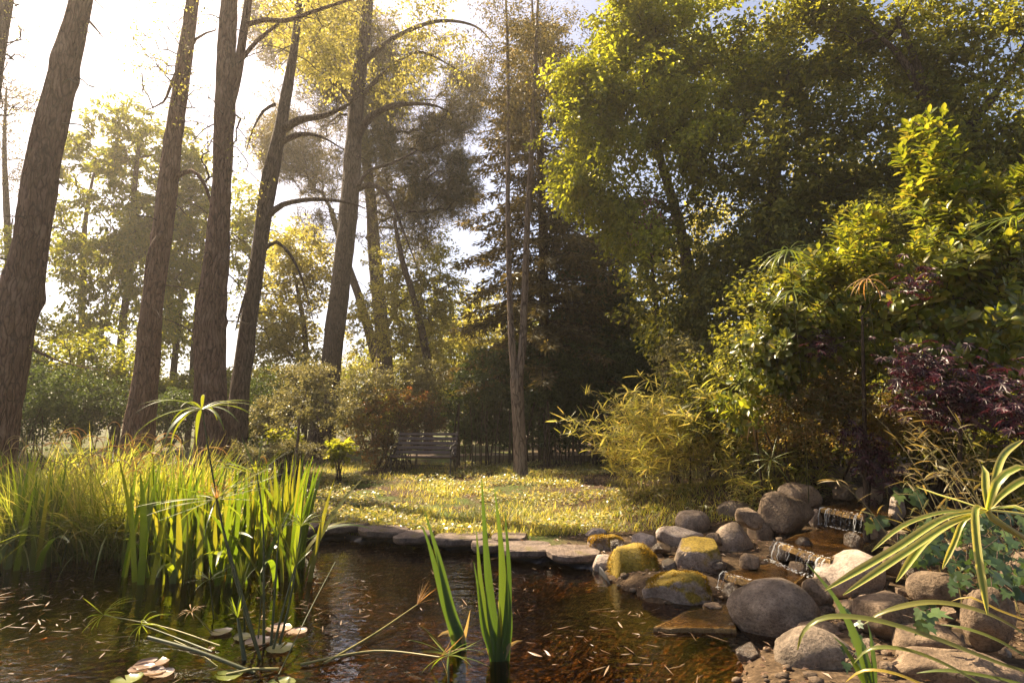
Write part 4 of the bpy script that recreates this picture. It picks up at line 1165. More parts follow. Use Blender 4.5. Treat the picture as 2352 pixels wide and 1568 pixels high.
def rock(px, py, w, h, z, kind, label, seed, rough=.2, dm=1.0, moss=0, yaw=0.0, tiltx=0.0, cut=7):
    """a stone whose outline is w x h pixels round (px, py), its foot on level z"""
    rng = np.random.default_rng(seed)
    foot = G(px, py + h / 2, z)
    d = foot[1]
    sx, sz = M(w, d) / 2 * math.cos(math.atan((px - W2) / FPX)) * 1.04, M(h, d) / 2 * 1.06
    sy = (sx * .75 + sz * .25) * dm
    V, F = ICO
    V = V.copy()
    V = np.sign(V) * np.abs(V) ** (rng.uniform(.6, .85) if cut > 1 else .95)
    V = V / np.max(np.abs(V))
    r = 1 + rough * 2.4 * (fbm(V * 1.25 + seed * 3.1, seed, 2) - .5) + rough * .7 * (fbm(V * 3.6 + seed, seed + 4, 3) - .5) + .02 * (fbm(V * 11 + seed, seed + 8, 2) - .5) - .07 * rough * np.clip(.06 - np.abs(vnoise(V * 1.6 + seed, seed + 12) - .5), 0, 1) / .06
    V = V * r[:, None]
    for k in range(cut):                     # a few worn facets
        n = unit(rng.normal(size=3)); lim = .62 + .22 * rng.random()
        t = V @ n
        V = V - np.where(t > lim, (t - lim) * .9, 0)[:, None] * n
    V = V / np.max(np.abs(V), axis=0) * np.array([sx, sy, sz])
    c, s = math.cos(tiltx), math.sin(tiltx)
    V = np.stack([V[:, 0] * c - V[:, 2] * s, V[:, 1], V[:, 0] * s + V[:, 2] * c], -1)
    c, s = math.cos(yaw), math.sin(yaw)
    V = np.stack([V[:, 0] * c - V[:, 1] * s, V[:, 0] * s + V[:, 1] * c, V[:, 2]], -1)
    o = MB().add(V, F).build('rock', ROCKS[kind], smooth=True)
    loc = P(px, py, d + .5 * sy)
    o.location = loc
    tag(o, label, 'rock', 'stones of the cascade and pond edge')
    if moss:
        fc = V[F].mean(1); nn = unit(np.cross(V[F[:, 1]] - V[F[:, 0]], V[F[:, 2]] - V[F[:, 0]]))
        keep = np.where((nn[:, 2] > -.25 + .55 * (1 - moss)) & (fbm(fc * 6, seed, 2) > .5 - .3 * moss))[0]
        i = rng.choice(keep, 3200); 
        b = rng.dirichlet((1, 1, 1), len(i))
        p = (V[F[i]] * b[..., None]).sum(1)
        n2 = unit(nn[i] + rng.normal(0, .35, (len(i), 3)))
        cov = np.clip((fbm(p * 9, seed + 2, 2) - .3) * 2.2, .15, 1.2)
        q, f = leaf_quads(p - n2 * .004, n2, rng.normal(size=p.shape), (.008 + .034 * rng.random(len(i))) * cov, .006 + .006 * rng.random(len(i)))
        m = MB().add(q, f).mesh('moss', MOSS)
        mo = bpy.data.objects.new('moss', m); COL.objects.link(mo); mo.parent = o; mo['kind'] = 'stuff'
    return o
RT = [
 (1823, 1096, 112, 34, .64, 'tan', 'long flat log-like stone across the top of the cascade', .15, .6),
 (1912, 1094, 76, 52, .66, 'tan', 'blunt boulder at the end of the long flat stone, shaded by purple leaves', .2, 1),
 (1835, 1142, 100, 64, .46, 'tan', 'rounded tan boulder striped with leaf shadows above the middle step', .18, 1),
 (1801, 1186, 122, 94, .26, 'brown', 'big slanting dark boulder striped with shadow left of the water steps', .2, .9),
 (1688, 1175, 96, 48, .26, 'grey', 'oval stone lying level on top of the tan egg-shaped one', .14, .8),
 (1688, 1251, 92, 98, .02, 'tan', 'upright egg-shaped tan stone with rusty moss at its foot', .12, .8),
 (1747, 1226, 58, 84, .1, 'brown', 'narrow dark stone wedged beside the egg-shaped one', .2, .8),
 (1873, 1192, 30, 44, .3, 'pale', 'small pinkish stone at the corner of the upper step', .15, 1),
 (1783, 1229, 26, 24, .2, 'tan', 'pebble-sized stone tucked in front of the slanting boulder', .15, 1),
 (1946, 1131, 64, 38, .55, 'tan', 'flat stone standing behind the upper water step', .2, .9),
 (1996, 1138, 68, 40, .55, 'tan', 'smooth round stone with a curved shadow behind the upper step', .12, .9),
 (2012, 1220, 52, 40, .36, 'brown', 'brown stone at the wet end of the middle step', .15, 1),
 (2060, 1172, 40, 62, .46, 'pale', 'upright pale stone under the ivy sprig', .2, .6),
 (2134, 1216, 106, 30, .42, 'brown', 'long low stone among the ivy', .2, .7),
 (1955, 1322, 172, 112, .08, 'pale', 'large pale boulder with a bright rim right of the lowest slab', .24, .8),
 (1880, 1366, 70, 78, .06, 'brown', 'stone squeezed between the round boulder and the pale one', .2, .9),
 (1775, 1412, 206, 150, -.1, 'grey', 'biggest smooth round grey boulder by the water', .1, .85),
 (1683, 1360, 46, 40, .0, 'wet', 'small wet stone below the lowest slab', .14, 1),
 (1812, 1275, 60, 40, .14, 'wet', 'wet black stone under the middle slab', .15, 1),
 (1600, 1285, 124, 98, .0, 'mossy', 'cracked tan boulder with yellow moss along its lower side', .2, .85),
 (1563, 1234, 110, 52, .12, 'pale', 'pale angular stone lying behind the cracked boulder', .26, .8),
 (1594, 1200, 84, 52, .18, 'tan', 'rounded stone under the straw-coloured bamboo', .16, .9),
 (1484, 1243, 64, 38, .1, 'pale', 'small pale stone between the moss hummock and the bamboo', .18, .9),
 (1392, 1252, 80, 48, .04, 'mossy', 'flat-topped stone with a yellow moss patch next to the last flagstone', .14, .9),
 (1368, 1224, 48, 24, .1, 'pale', 'little pale stone at the grass edge behind the last flagstone', .2, .9),
 (1386, 1300, 58, 50, -.06, 'pale', 'pale rounded stone at the waterline under the moss-patched one', .16, .9),
 (1452, 1304, 104, 98, -.08, 'moss', 'domed stone wholly covered in golden moss', .12, .9),
 (1557, 1360, 168, 96, -.1, 'mossy', 'rough pitted stone with a moss cap standing in the shallows', .3, .8),
 (1868, 1512, 186, 122, -.02, 'grey', 'speckled grey oval stone in the foreground below the biggest boulder', .12, .8),
 (1880, 1450, 104, 46, .05, 'brown', 'low flat stone between the biggest boulder and the speckled oval', .16, .8),
 (1954, 1404, 66, 52, .1, 'brown', 'small brown stone under the pale boulder', .2, 1),
 (2042, 1420, 156, 116, .1, 'brown', 'broad brown speckled stone in shade in the middle of the pile', .2, .9),
 (2143, 1354, 128, 74, .2, 'brown', 'smooth brown stone behind the ivy sprout', .12, .9),
 (2130, 1470, 190, 64, .14, 'brown', 'long dark stone under the arching lily blades', .16, .8),
 (2266, 1428, 126, 146, .2, 'brown', 'tall rough stone near the edge under the variegated leaf', .22, .8),
 (2190, 1546, 340, 100, .08, 'brown', 'big pitted flat stone along the bottom edge', .26, .8),
 (1990, 1566, 190, 66, .0, 'tan', 'warm-toned flat stone cut by the bottom edge', .18, .9),
 (2345, 1330, 120, 110, .4, 'brown', 'stone half buried in ivy at the edge', .2, .9),
 (2060, 1290, 90, 60, .26, 'brown', 'brown stone in the shade behind the pale boulder', .2, .9),
 (2230, 1270, 110, 60, .4, 'brown', 'dim stone under the ivy leaves', .2, .9),
]
for i, (px, py, w, h, z, kd, lab, rg, dm) in enumerate(RT):
    ms = {'moss': 1.0}.get(kd, 0)
    if i in (23, 27):
        ms = .35
    rock(px, py, w, h, z, kd, lab, 300 + i, rg, dm, ms, yaw=rnd.uniform(-.3, .3), cut=1 if any(q in lab for q in ('smooth', 'oval', 'egg', 'rounded')) else 6, tiltx=(-.35 if i in (3,) else .2 if i == 5 else 0))

# smaller stones wedged into the gaps, each named by the larger stone it leans on
SHORT = ['long flat log-like stone', 'blunt boulder at the cascade head', 'rounded shadow-striped tan boulder', 'big slanting dark boulder', 'level oval stone', 'egg-shaped tan stone', 'narrow dark wedged stone', 'small pinkish stone', 'pebble-sized stone',
         'flat stone behind the upper step', 'round stone with a curved shadow', 'brown stone at the middle step', 'upright pale stone', 'long low stone in the ivy', 'large pale boulder', 'stone beside the round boulder', 'biggest round grey boulder', 'small wet stone under the lowest slab', 'wet black stone',
         'cracked tan boulder', 'pale angular stone', 'stone under the straw-coloured bamboo', 'small pale stone behind the moss', 'flat-topped moss-patched stone', 'little pale stone at the grass', 'pale stone at the waterline', 'golden moss dome', 'pitted stone with a moss cap', 'speckled grey oval stone',
         'low flat stone by the oval', 'small stone under the pale boulder', 'broad brown speckled stone', 'smooth brown stone by the ivy sprout', 'long dark stone', 'tall rough stone', 'big pitted flat stone', 'warm-toned flat stone', 'ivy-buried stone', 'shaded brown stone', 'dim stone under ivy']
used_labels = set()
rng = np.random.default_rng(360)
for k, (px, py) in enumerate([(1430, 1262), (1520, 1262), (1540, 1300), (1640, 1236), (1652, 1300), (1722, 1290), (1720, 1190), (1760, 1150), (1860, 1100), (1700, 1330), (1830, 1310), (1850, 1250), (1900, 1400), (1930, 1440), (1985, 1375), (2020, 1340), (2070, 1360),
        (2100, 1310), (2180, 1410), (2210, 1350), (2200, 1470), (2080, 1500), (2000, 1480), (1960, 1530), (2310, 1500), (2240, 1510), (1640, 1400), (1720, 1500), (2150, 1265), (2060, 1235), (1960, 1240), (2290, 1380), (1915, 1480), (2045, 1540)]):
    wv = rng.uniform(28, 62)
    g = G(px, py, .1)
    z = max(gz(g[0], g[1]), -.02)
    kd = str(rng.choice(['brown', 'tan', 'grey', 'brown', 'wet']))
    cand = sorted(range(len(RT)), key=lambda q: math.hypot(RT[q][0] - px, RT[q][1] - py))
    for q in cand:
        dx, dy = px - RT[q][0], py - RT[q][1]
        side = ('right of' if dx > 0 else 'left of') if abs(dx) > abs(dy) else ('just below' if dy > 0 else 'just above')
        lab = 'small %s stone %s the %s' % ({'brown': 'brown', 'tan': 'tan', 'grey': 'grey', 'wet': 'dark wet'}[kd], side, SHORT[q])
        if lab not in used_labels:
            break
    used_labels.add(lab)
    rock(px, py, wv, wv * rng.uniform(.55, .85), z - .01, kd, lab, 370 + k, .24, 1, yaw=rng.normal(0, .5))

# small loose pebbles between the stones
rng = np.random.default_rng(330)
pv, pf = ico(1)
pmb = MB()
for k in range(260):
    q = G(rng.uniform(1400, 2300), rng.uniform(1190, 1560), .12)
    if pond_dist(np.array([q[0]]), np.array([q[1]]))[0] < -.1:
        continue
    s = .012 + .03 * rng.random() ** 2
    pmb.add(pv * (1 + rng.normal(0, .12, (len(pv), 1))) * s * np.array([1.2, 1, .7]) + np.array([q[0], q[1], gz(q[0], q[1]) + s * .3]), pf)
tag(pmb.build('pebbles', ROCKS['brown'], smooth=True), 'loose pebbles filling the gaps between the cascade stones', 'pebbles', kind='stuff')

# stone steps with a film of running water
def wet_mat():
    m = rock_mat('wet_slab', [(.09, .055, .022), (.24, .145, .05), (.42, .27, .1)], None, wet=.16)  # bright stops paint golden light glints into the stone colour
    return m
WETS = wet_mat()
STREAM = water_mat('stream_water', (.85, .72, .52), .8, 26.0, .04)
FALL = water_mat('falling_water', (.93, .92, .9), 1.0, 40.0, .05)
def white_water():
    m, nt, out = nodes('white_water')
    bs = N_(nt, 'ShaderNodeBsdfPrincipled', i_Roughness=.25)
    bs.inputs['Base Color'].default_value = (.8, .8, .78, 1)
    tr = nt.nodes.new('ShaderNodeBsdfTransparent')
    mx = nt.nodes.new('ShaderNodeMixShader'); mx.inputs[0].default_value = .5
    nt.links.new(tr.outputs[0], mx.inputs[1]); nt.links.new(bs.outputs[0], mx.inputs[2]); nt.links.new(mx.outputs[0], out.inputs[0])
    return m
FOAM = white_water()
def slab(corners, z, thick, label, fall=True, seed=0):
    rng = np.random.default_rng(seed)
    c = np.array([G(x, y, z) for x, y in corners])
    out = []
    for i in range(4):
        a, b = c[i], c[(i + 1) % 4]
        for t in np.linspace(0, 1, 6)[:-1]:
            p = a * (1 - t) + b * t
            p = p + np.array([rng.normal(0, .012), rng.normal(0, .012), 0])
            out.append(p)
    o = np.array(out); ctr = o.mean(0); n = len(o)
    rings = [o * 1.0 - np.array([0, 0, thick]), o - np.array([0, 0, .008]), ctr + (o - ctr) * .985, ctr + (o - ctr) * .5 + np.array([0, 0, -.004])]
    V = np.concatenate(rings); m = len(rings)
    i = np.arange(m - 1)[:, None] * n; j = np.arange(n)[None, :]; k2 = (j + 1) % n
    root = thing('stone_step', ctr - np.array([0, 0, thick]), label, 'stone step', 'wet steps of the cascade')
    mb = MB().add(V, np.stack([i + j, i + k2, i + n + k2, i + n + j], -1).reshape(-1, 4)).add(V[-n:], np.arange(n)[None, :]).add(V[:n], np.arange(n)[::-1][None, :])
    mb.build('slab', WETS, root)
    # water sheet lying on it and threads over its front edge
    g = 14
    u, v = np.meshgrid(np.linspace(.015, .985, g), np.linspace(.015, .985, g))
    S = (c[0][None, None] * ((1 - u) * (1 - v))[..., None] + c[1] * (u * (1 - v))[..., None] + c[2] * (u * v)[..., None] + c[3] * ((1 - u) * v)[..., None])
    S[..., 2] = z + .006 + .006 * fbm(np.stack([S[..., 0].ravel() * 14, S[..., 1].ravel() * 14, np.zeros(g * g)], -1), seed, 2).reshape(g, g)
    q = np.arange(g - 1)[:, None] * g + np.arange(g - 1)[None, :]
    wb = MB().add(S.reshape(-1, 3), np.stack([q, q + 1, q + g + 1, q + g], -1).reshape(-1, 4))
    o = wb.build('water_film', STREAM, root, True)
    if fall:
        e0, e1 = c[0], c[1]
        nn = unit(np.array([(e1 - e0)[1], -(e1 - e0)[0], 0.0]))
        fb = MB()
        for k in range(130):                    # froth where the threads land and along the lip
            t = rng.random(); low = k % 3 > 0
            p = e0 * (1 - t) + e1 * t + (nn * (.06 + .09 * rng.random()) + np.array([0, 0, .008 - fall * .95]) if low else nn * rng.normal(0, .012) + np.array([0, 0, .012]))
            s_ = rng.uniform(.002, .007)
            fb.add(pv * s_ * np.array([1.4, 1.2, .6]) + p, pf)
        fb.build('froth', FOAM, root, True)['kind'] = 'stuff'
        for k in range(26):
            t = rng.random() ** .8
            p = e0 * (1 - t) + e1 * t
            hh = fall * (.6 + .5 * rng.random())
            s = np.linspace(0, 1, 7)[:, None]
            path = p + nn * (.02 + .06 * s ** .6 + rng.normal(0, .006, (7, 1))) + np.array([0, 0, -1]) * s ** 1.6 * hh + np.array([0, 0, .006])
            V, F = tube(path, np.linspace(.007, .003, 7) * rng.uniform(.4, 1.2), 5)
            MB().add(V, F).build('water_thread', FOAM if k % 4 == 0 else FALL, root, True)
slab([(1500, 1440), (1692, 1444), (1700, 1384), (1590, 1398)], .03, .05, 'lowest submerged brown slab spilling into the pond', 0, 1)
slab([(1662, 1314), (1798, 1362), (1862, 1308), (1768, 1294)], .17, .055, 'brown wet slab, golden glints in its colour, the lowest clear step of the cascade', .12, 2)
slab([(1780, 1244), (1905, 1286), (2030, 1236), (1905, 1208)], .36, .05, 'wide dark wet slab in the middle of the cascade', .17, 3)
slab([(1886, 1166), (2036, 1194), (2082, 1168), (1962, 1148)], .55, .05, 'uppermost wet slab of the cascade with water dripping off', .17, 4)

# ------------------------------------------------------------------ sedge bank on the left
SEDGE = leaf_mat('sedge_blade', [(.11, .15, .028), (.16, .2, .038), (.23, .245, .06), (.33, .29, .12)], .55, (1.3, 1.12, .45), .4, .5)
STRAW = leaf_mat('straw_spike', [(.22, .16, .07), (.32, .24, .11), (.42, .33, .17)], .45, (1.2, 1, .6), .5)
SED = ['at the picture edge behind the outer iris', 'right behind the outer iris blades', 'with a fringe of brown spikes', 'tallest of the bank, dropping long pale blades to the water',
       'before the leaning reddish trunk', 'half hidden behind the main iris bed', 'in the second row near the thickest trunk', 'in the second row below the shaded thicket', 'thin tuft at the back beside the main iris bed']
sed_mesh = []
for i, (px, py, hm) in enumerate([(20, 1262, 1.2), (110, 1256, 1.15), (200, 1256, 1.2), (290, 1250, 1.3), (380, 1244, 1.2), (470, 1236, 1.1), (60, 1200, 1.15), (230, 1196, 1.2), (430, 1200, 1.1)]):
    rng = np.random.default_rng(400 + i)
    c = G(px, py, .1); z = gz(c[0], c[1])
    root = thing('sedge_tuft', (c[0], c[1], z), 'arching yellow-green sedge tuft ' + SED[i], 'sedge', 'sedge tufts of the left bank')
    n = 430
    b = np.stack([c[0] + rng.normal(0, .2, n), c[1] + rng.normal(0, .13, n), np.full(n, z - .02)], -1)
    az = np.arctan2(b[:, 1] - c[1], b[:, 0] - c[0]) + rng.normal(0, .8, n)
    L = hm * (.62 + .6 * rng.random(n))
    V, F = blades(b, az, L, .03 + .3 * rng.random(n), .3 + 1.9 * rng.random(n) ** 1.7, .011 + .011 * rng.random(n), 6, twist=rng.normal(0, .5, n))
    o = MB().add(V, F).build('blade_mass', SEDGE, root); o['kind'] = 'stuff'
    for k in range(14):                       # broad outer leaves one can pick out
        q = c + np.array([rng.normal(0, .16), rng.normal(0, .1) - .05, 0]); q[2] = z
        V, F = blades(q[None], np.array([rng.uniform(-3.0, .1)]), hm * (.85 + .4 * rng.random()), .1 + .25 * rng.random(), .9 + 1.9 * rng.random(), .017 + .008 * rng.random(), 10, 'sword', .3, rng.normal(0, .3))
        MB().add(V, F).build('leaf', SEDGE, root, True)
    for k in range(7):                        # brown nodding spikes
        q = c + np.array([rng.normal(0, .25), rng.normal(0, .12), 0]); q[2] = z
        a = rng.random() * 6.28; L1 = hm * (1.05 + .3 * rng.random())
        s = np.linspace(0, 1, 20); th = .05 + .2 * rng.random() + 2.3 * np.clip(s - .72, 0, 1) / .28
        step = L1 / 19
        r = np.cumsum(np.sin(th)) * step; h = np.cumsum(np.cos(th)) * step
        path = np.stack([q[0] + np.cos(a) * r, q[1] + np.sin(a) * r, q[2] + h], -1)
        V, F = tube(path, np.where(s > .72, .0055, .0025), 4)
        MB().add(V, F).build('spike', STRAW, root)

# ------------------------------------------------------------------ irises
IRIS = leaf_mat('iris_leaf', [(.07, .12, .016), (.105, .16, .02), (.15, .195, .026), (.2, .19, .035)], .55, (1.35, 1.2, .35), .38, .5, island=False, tip=(.26, .16, .06))
IRISD = leaf_mat('iris_leaf_dark', [(.035, .07, .018), (.055, .095, .022), (.085, .125, .026)], .42, (1.3, 1.2, .4), .36, .55, island=False)
iris_var = []
for v in range(12):
    rng = np.random.default_rng(500 + v)
    V, F = blades(np.zeros((1, 3)), 0.0, 1.0, rng.normal(.02, .03), [.1, .15, .25, .35, .12, .5, .2, .3, .8, .15, .4, 1.9][v], 1.0, 12 if v < 11 else 16, 'sword', .0, rng.normal(0, .5))
    V = V.copy()
    iris_var.append((V, F))
iris_me = []
for v, (V, F) in enumerate(iris_var):
    U = V.copy()
    mid = .5 * (V[0::2] + V[1::2])
    wdt = (V - np.repeat(mid, 2, 0)) * .05
    U = np.repeat(mid, 2, 0) + wdt
    # lens-shaped blade: a raised midrib on one face
    m2 = mid.copy(); m2[:, 0] += .004
    n = len(mid)
    VV = np.concatenate([U[0::2], m2, U[1::2]])
    FF = []
    for i in range(n - 1):
        FF += [[i, i + 1, n + i + 1, n + i], [n + i, n + i + 1, 2 * n + i + 1, 2 * n + i]]
    iris_me.append((MB().add(VV, FF).mesh('iris_leaf', IRIS, True), MB().add(VV, FF).mesh('iris_leaf_dark', IRISD, True)))
def iris_bed(name, label, pts, hs, seed, dark=False, lean=.1):
    rng = np.random.default_rng(seed)
    c = np.mean(pts, 0)
    root = thing(name, (c[0], c[1], -.3), label, 'iris')
    for k, (p, h) in enumerate(zip(pts, hs)):
        me = iris_me[rng.integers(len(iris_me)) if rng.random() > .08 else 11][1 if dark else 0]
        m = Matrix.Translation((p[0], p[1], -.3)) @ Matrix.Rotation(rng.normal(0, lean), 4, 'Y') @ Matrix.Rotation(rng.normal(0, lean * .6), 4, 'X') @ Matrix.Rotation(rng.random() * 6.28, 4, 'Z')
        wv = rng.uniform(.75, 1.35)
        obj('leaf', me, root, m @ Matrix.Diagonal((wv, wv, h + .3, 1)))
rng = np.random.default_rng(520)
pts = [];
while len(pts) < 235:
    px, py = rng.uniform(272, 705), rng.uniform(1272, 1345)
    edge = abs((px - 488) / 217)
    if rng.random() < edge ** 6 * .5 or (py > 1325 - 20 * edge and rng.random() < .6):
        continue
    pts.append(G(px, py, 0))
pts = np.array(pts)
hs = [.78 + .38 * rng.random() ** .8 for _ in pts]
iris_bed('iris_bed', 'wide bed of tall glowing yellow-green iris blades standing in the water', pts, hs, 521, lean=.09)
pts = np.array([G(rng.uniform(-90, 135), rng.uniform(1272, 1312), 0) for _ in range(58)])
iris_bed('iris_bed', 'smaller group of iris blades at the picture edge before the sedge', pts, [.7 + .5 * rng.random() for _ in pts], 522, lean=.11)
def blade_leaf(root, px_path, d0, d1, wpx, mat, fold=.25, hint=(.3, -1, .4), prof='sword', name='leaf', z0=None):
    n = len(px_path)
    pts = [P(x, y, d0 + (d1 - d0) * k / (n - 1)) for k, (x, y) in enumerate(px_path)]
    if z0 is not None:
        pts.insert(0, np.array([pts[0][0], pts[0][1], z0]))
    w = M(wpx, .5 * (d0 + d1))
    f = {'sword': lambda s: w * np.minimum(1, .62 + s * 1.5) * np.clip((1 - s) / .62, .03, 1) ** .85,
         'lance': lambda s: w * np.clip(np.minimum(.35 + 2.2 * s, 1) * np.clip((1 - s) / .25, .04, 1) ** .7, .04, 1)}[prof]
    V, F = ribbon(np.array(pts), f, hint, fold)
    return MB().add(V, F).build(name, mat, root, True)
b = G(1140, 1520)
fi = thing('iris_plant', (b[0], b[1], -.3), 'tall dark-green iris fan standing alone in the near water', 'iris')
for path, w in [([(1145, 1522), (1128, 1400), (1115, 1250), (1106, 1095)], 24), ([(1150, 1520), (1155, 1400), (1150, 1250), (1135, 1118)], 24), ([(1158, 1515), (1166, 1400), (1168, 1300), (1160, 1178)], 20),
                ([(1138, 1520), (1118, 1440), (1104, 1340), (1094, 1215)], 20), ([(1132, 1515), (1110, 1440), (1098, 1350), (1088, 1288)], 16), ([(1152, 1525), (1140, 1470), (1128, 1440), (1120, 1400)], 18), ([(1162, 1515), (1172, 1440), (1170, 1370), (1166, 1330)], 16)]:
    blade_leaf(fi, path, 3.85, 3.85, w, IRISD, z0=-.3)
b = G(1045, 1470)
fi2 = thing('iris_plant', (b[0], b[1], -.3), 'iris fan leaning over with bent tips beside the lone tall one', 'iris')
for path, w in [([(1058, 1480), (1035, 1400), (1010, 1290), (975, 1172)], 22), ([(1048, 1478), (1020, 1380), (985, 1250), (965, 1205), (940, 1212)], 22), ([(1062, 1480), (1040, 1420), (1022, 1350), (1000, 1262)], 17)]:
    blade_leaf(fi2, path, 4.1, 4.1, w, IRISD, z0=-.3)

for root_, pl in ((fi, [([(1150, 1524), (1172, 1480), (1200, 1470)], 12), ([(1136, 1522), (1118, 1490), (1098, 1496)], 10), ([(1146, 1524), (1150, 1450), (1144, 1380)], 11)]), (fi2, [([(1052, 1480), (1030, 1450), (1005, 1462)], 11), ([(1060, 1482), (1072, 1440), (1080, 1400)], 9)])):
    for path, w in pl:                          # last year's brown leaves at the foot
        blade_leaf(root_, path, 3.85 if root_ is fi else 4.1, 3.85 if root_ is fi else 4.1, w, STRAW)

# ------------------------------------------------------------------ umbrella sedge
UMB = leaf_mat('umbel_ray', [(.09, .135, .018), (.13, .17, .025), (.18, .2, .035)], .48, (1.3, 1.15, .4), .33, .65, island=False)
UMBD = leaf_mat('umbel_ray_dry', [(.3, .16, .06), (.4, .24, .09), (.34, .22, .1)], .4, (1.2, 1, .6), .5, .4, island=False)
USTEM = plain_mat('umbel_stem', [(.03, .04, .014), (.055, .06, .02), (.09, .085, .03)], .5, .4, 9, .05)
USTEMY = plain_mat('umbel_stem_yellow', [(.13, .12, .03), (.2, .17, .05), (.26, .2, .07)], .5, .4, 9, .05)
ray_me = {}
def ray_mesh(droop, mat):
    key = (round(droop, 1), mat.name)
    if key not in ray_me:
        V, F = blades(np.zeros((1, 3)), 0.0, 1.0, 0.0, key[0], .055, 10, 'lance', .3)
        ray_me[key] = MB().add(V, F).mesh('ray', mat, True)
    return ray_me[key]
def umbel(label, path, n, Ln, lean, droop, seed, mat=None, stem_r=.007, stem=None, wide=1.0, flower=False, name='umbrella_sedge', jit=.25, full=True, group='umbrella sedge stems'):
    rng = np.random.default_rng(seed)
    mat = mat or UMB
    s = spline(np.array(path), .06)
    root = thing(name, s[0], label, 'sedge', group)
    V, F = tube(s, np.linspace(stem_r * 1.4, stem_r * .7, len(s)), 6)
    MB().add(V, F).build('stem', stem or USTEM, root, True)
    top = s[-1]; T = Vector(unit(s[-1] - s[-3]))
    q = Vector((0, 0, 1)).rotation_difference(T * .6 + Vector((0, 0, .4))).to_matrix().to_4x4()
    for k in range(n):
        az = 6.283 * k / n + rng.normal(0, .16)
        l = Ln * rng.uniform(.75, 1.12)
        m = Matrix.Translation(top) @ q @ Matrix.Rotation(az, 4, 'Z') @ Matrix.Rotation(np.clip(lean + rng.normal(0, jit), .05, 2.4), 4, 'Y')
        ws = wide * rng.uniform(.8, 1.2)
        obj('ray', ray_mesh(max(0, droop + rng.normal(0, .25)), mat), root, m @ Matrix.Diagonal((l, l * ws, l, 1)))
    if flower:
        fb = MB()
        az = rng.random(46) * 6.28; ln = Ln * (.16 + .2 * rng.random(46))
        V, F = blades(np.repeat(top[None], 46, 0), az, ln, .3 + .9 * rng.random(46), .3, .003, 3); fb.add(V, F)
        tipp = V.reshape(46, 4, 2, 3)[:, -1].mean(1)
        c = np.repeat(tipp, 5, 0)
        V, F = leaf_quads(c, unit(rng.normal(size=c.shape)), rng.normal(size=c.shape), .012, .005); fb.add(V, F)
        fb.build('flower_head', UMBD, root)
    return root
def upath(base, mids, top, d):
    b = G(*base, -.02) if len(base) == 2 else np.array(base)
    db = b[1]
    n = len(mids) + 1
    pts = [b - np.array([0, 0, .25]) * 0] + [P(x, y, db + (d - db) * (k + 1) / n) for k, (x, y) in enumerate(mids)] + [P(*top, d)]
    return pts
umbel('tallest umbrella sedge, its drooping rays spread against the scarred trunk', upath((592, 1500), [(530, 1290), (492, 1110)], (464, 940), 4.0), 17, .5, 1.15, 1.25, 601, wide=1.0, stem_r=.0065, jit=.14)
umbel('umbrella sedge with wide level silvery rays and brown flower threads', upath((600, 1520), [(555, 1360), (520, 1240)], (497, 1145), 3.8), 22, .42, 1.35, .35, 602, wide=.75, flower=True, stem_r=.0065)
umbel('umbrella sedge with rays thrust upward in a V above the iris bed', upath((606, 1490), [(606, 1350), (604, 1200)], (590, 1088), 4.1), 14, .36, .95, .12, 603, wide=.8)
umbel('umbrella sedge at the end of the iris bed, before the flagstones', upath((640, 1490), [(668, 1370), (682, 1280)], (692, 1208), 4.2), 18, .25, .9, 1.2, 604, wide=.6)
umbel('half-open umbrella sedge tuft below the upright V-shaped one', upath((622, 1490), [(630, 1380), (636, 1290)], (640, 1225), 4.15), 14, .2, .5, .3, 605, wide=.7)
umbel('closed fan of umbrella sedge low at the end of the iris bed', upath((625, 1500), [(650, 1400)], (678, 1300), 4.1), 10, .2, .35, .2, 606, wide=1.1)
umbel('little pale umbrella sedge star before the dark foot of the iris bed', upath((491, 1426), [(487, 1380)], (481, 1331), 4.5), 13, .2, 1.05, .5, 607, wide=.7, stem_r=.004)
umbel('upright brush of fresh umbrella sedge shoots beside the thick stem', upath((562, 1452), [(560, 1400)], (556, 1352), 4.3), 12, .24, .18, .1, 608, wide=1.3, stem_r=.005, jit=.08)
umbel('small open umbrella sedge V right of the fresh brush', upath((592, 1476), [(597, 1420)], (600, 1367), 4.2), 10, .19, .55, .15, 609, wide=.8, stem_r=.004)
umbel('stubby umbrella sedge fork on the thickest stem', upath((563, 1522), [(554, 1470)], (546, 1418), 3.9), 8, .19, .45, .1, 610, wide=1.2, stem_r=.012)
umbel('withered orange umbrella sedge head with curled rays', upath((492, 1460), [(468, 1432)], (441, 1405), 4.2), 11, .13, .9, 1.6, 611, UMBD, .004, USTEMY, .6)
umbel('bent umbrella sedge drooping onto the water', [G(487, 1496, .02), P(400, 1462, 4.15), P(326, 1434, 4.25)], 12, .24, 1.3, 1.5, 612, wide=.6, stem_r=.005)
umbel('far-fallen umbrella sedge head trailing over the open water', [G(505, 1482, .02), P(380, 1440, 4.3), P(238, 1412, 4.4)], 12, .22, 1.2, 1.3, 613, wide=.6, stem_r=.004, stem=USTEMY)
umbel('low yellow-green umbrella sedge star at the foot of the leaning iris', [G(1030, 1590, -.05), P(1030, 1545, 3.55), P(1030, 1505, 3.6)], 16, .27, 1.2, .5, 614, wide=.8, stem_r=.006)
umbel('fallen straw-yellow sedge stalk with a tasselled tip lying across the pond', [G(745, 1522, .015), G(860, 1455, .03), G(958, 1388, .06)], 12, .2, .3, .3, 615, UMBD, .006, USTEMY, .5, jit=.12)
umbel('long fallen pale sedge stalk reaching from the bottom to the low star', [G(690, 1525, .015), G(860, 1494, .03), G(1010, 1508, .08)], 5, .2, .4, .4, 616, UMBD, .006, USTEMY, .5)
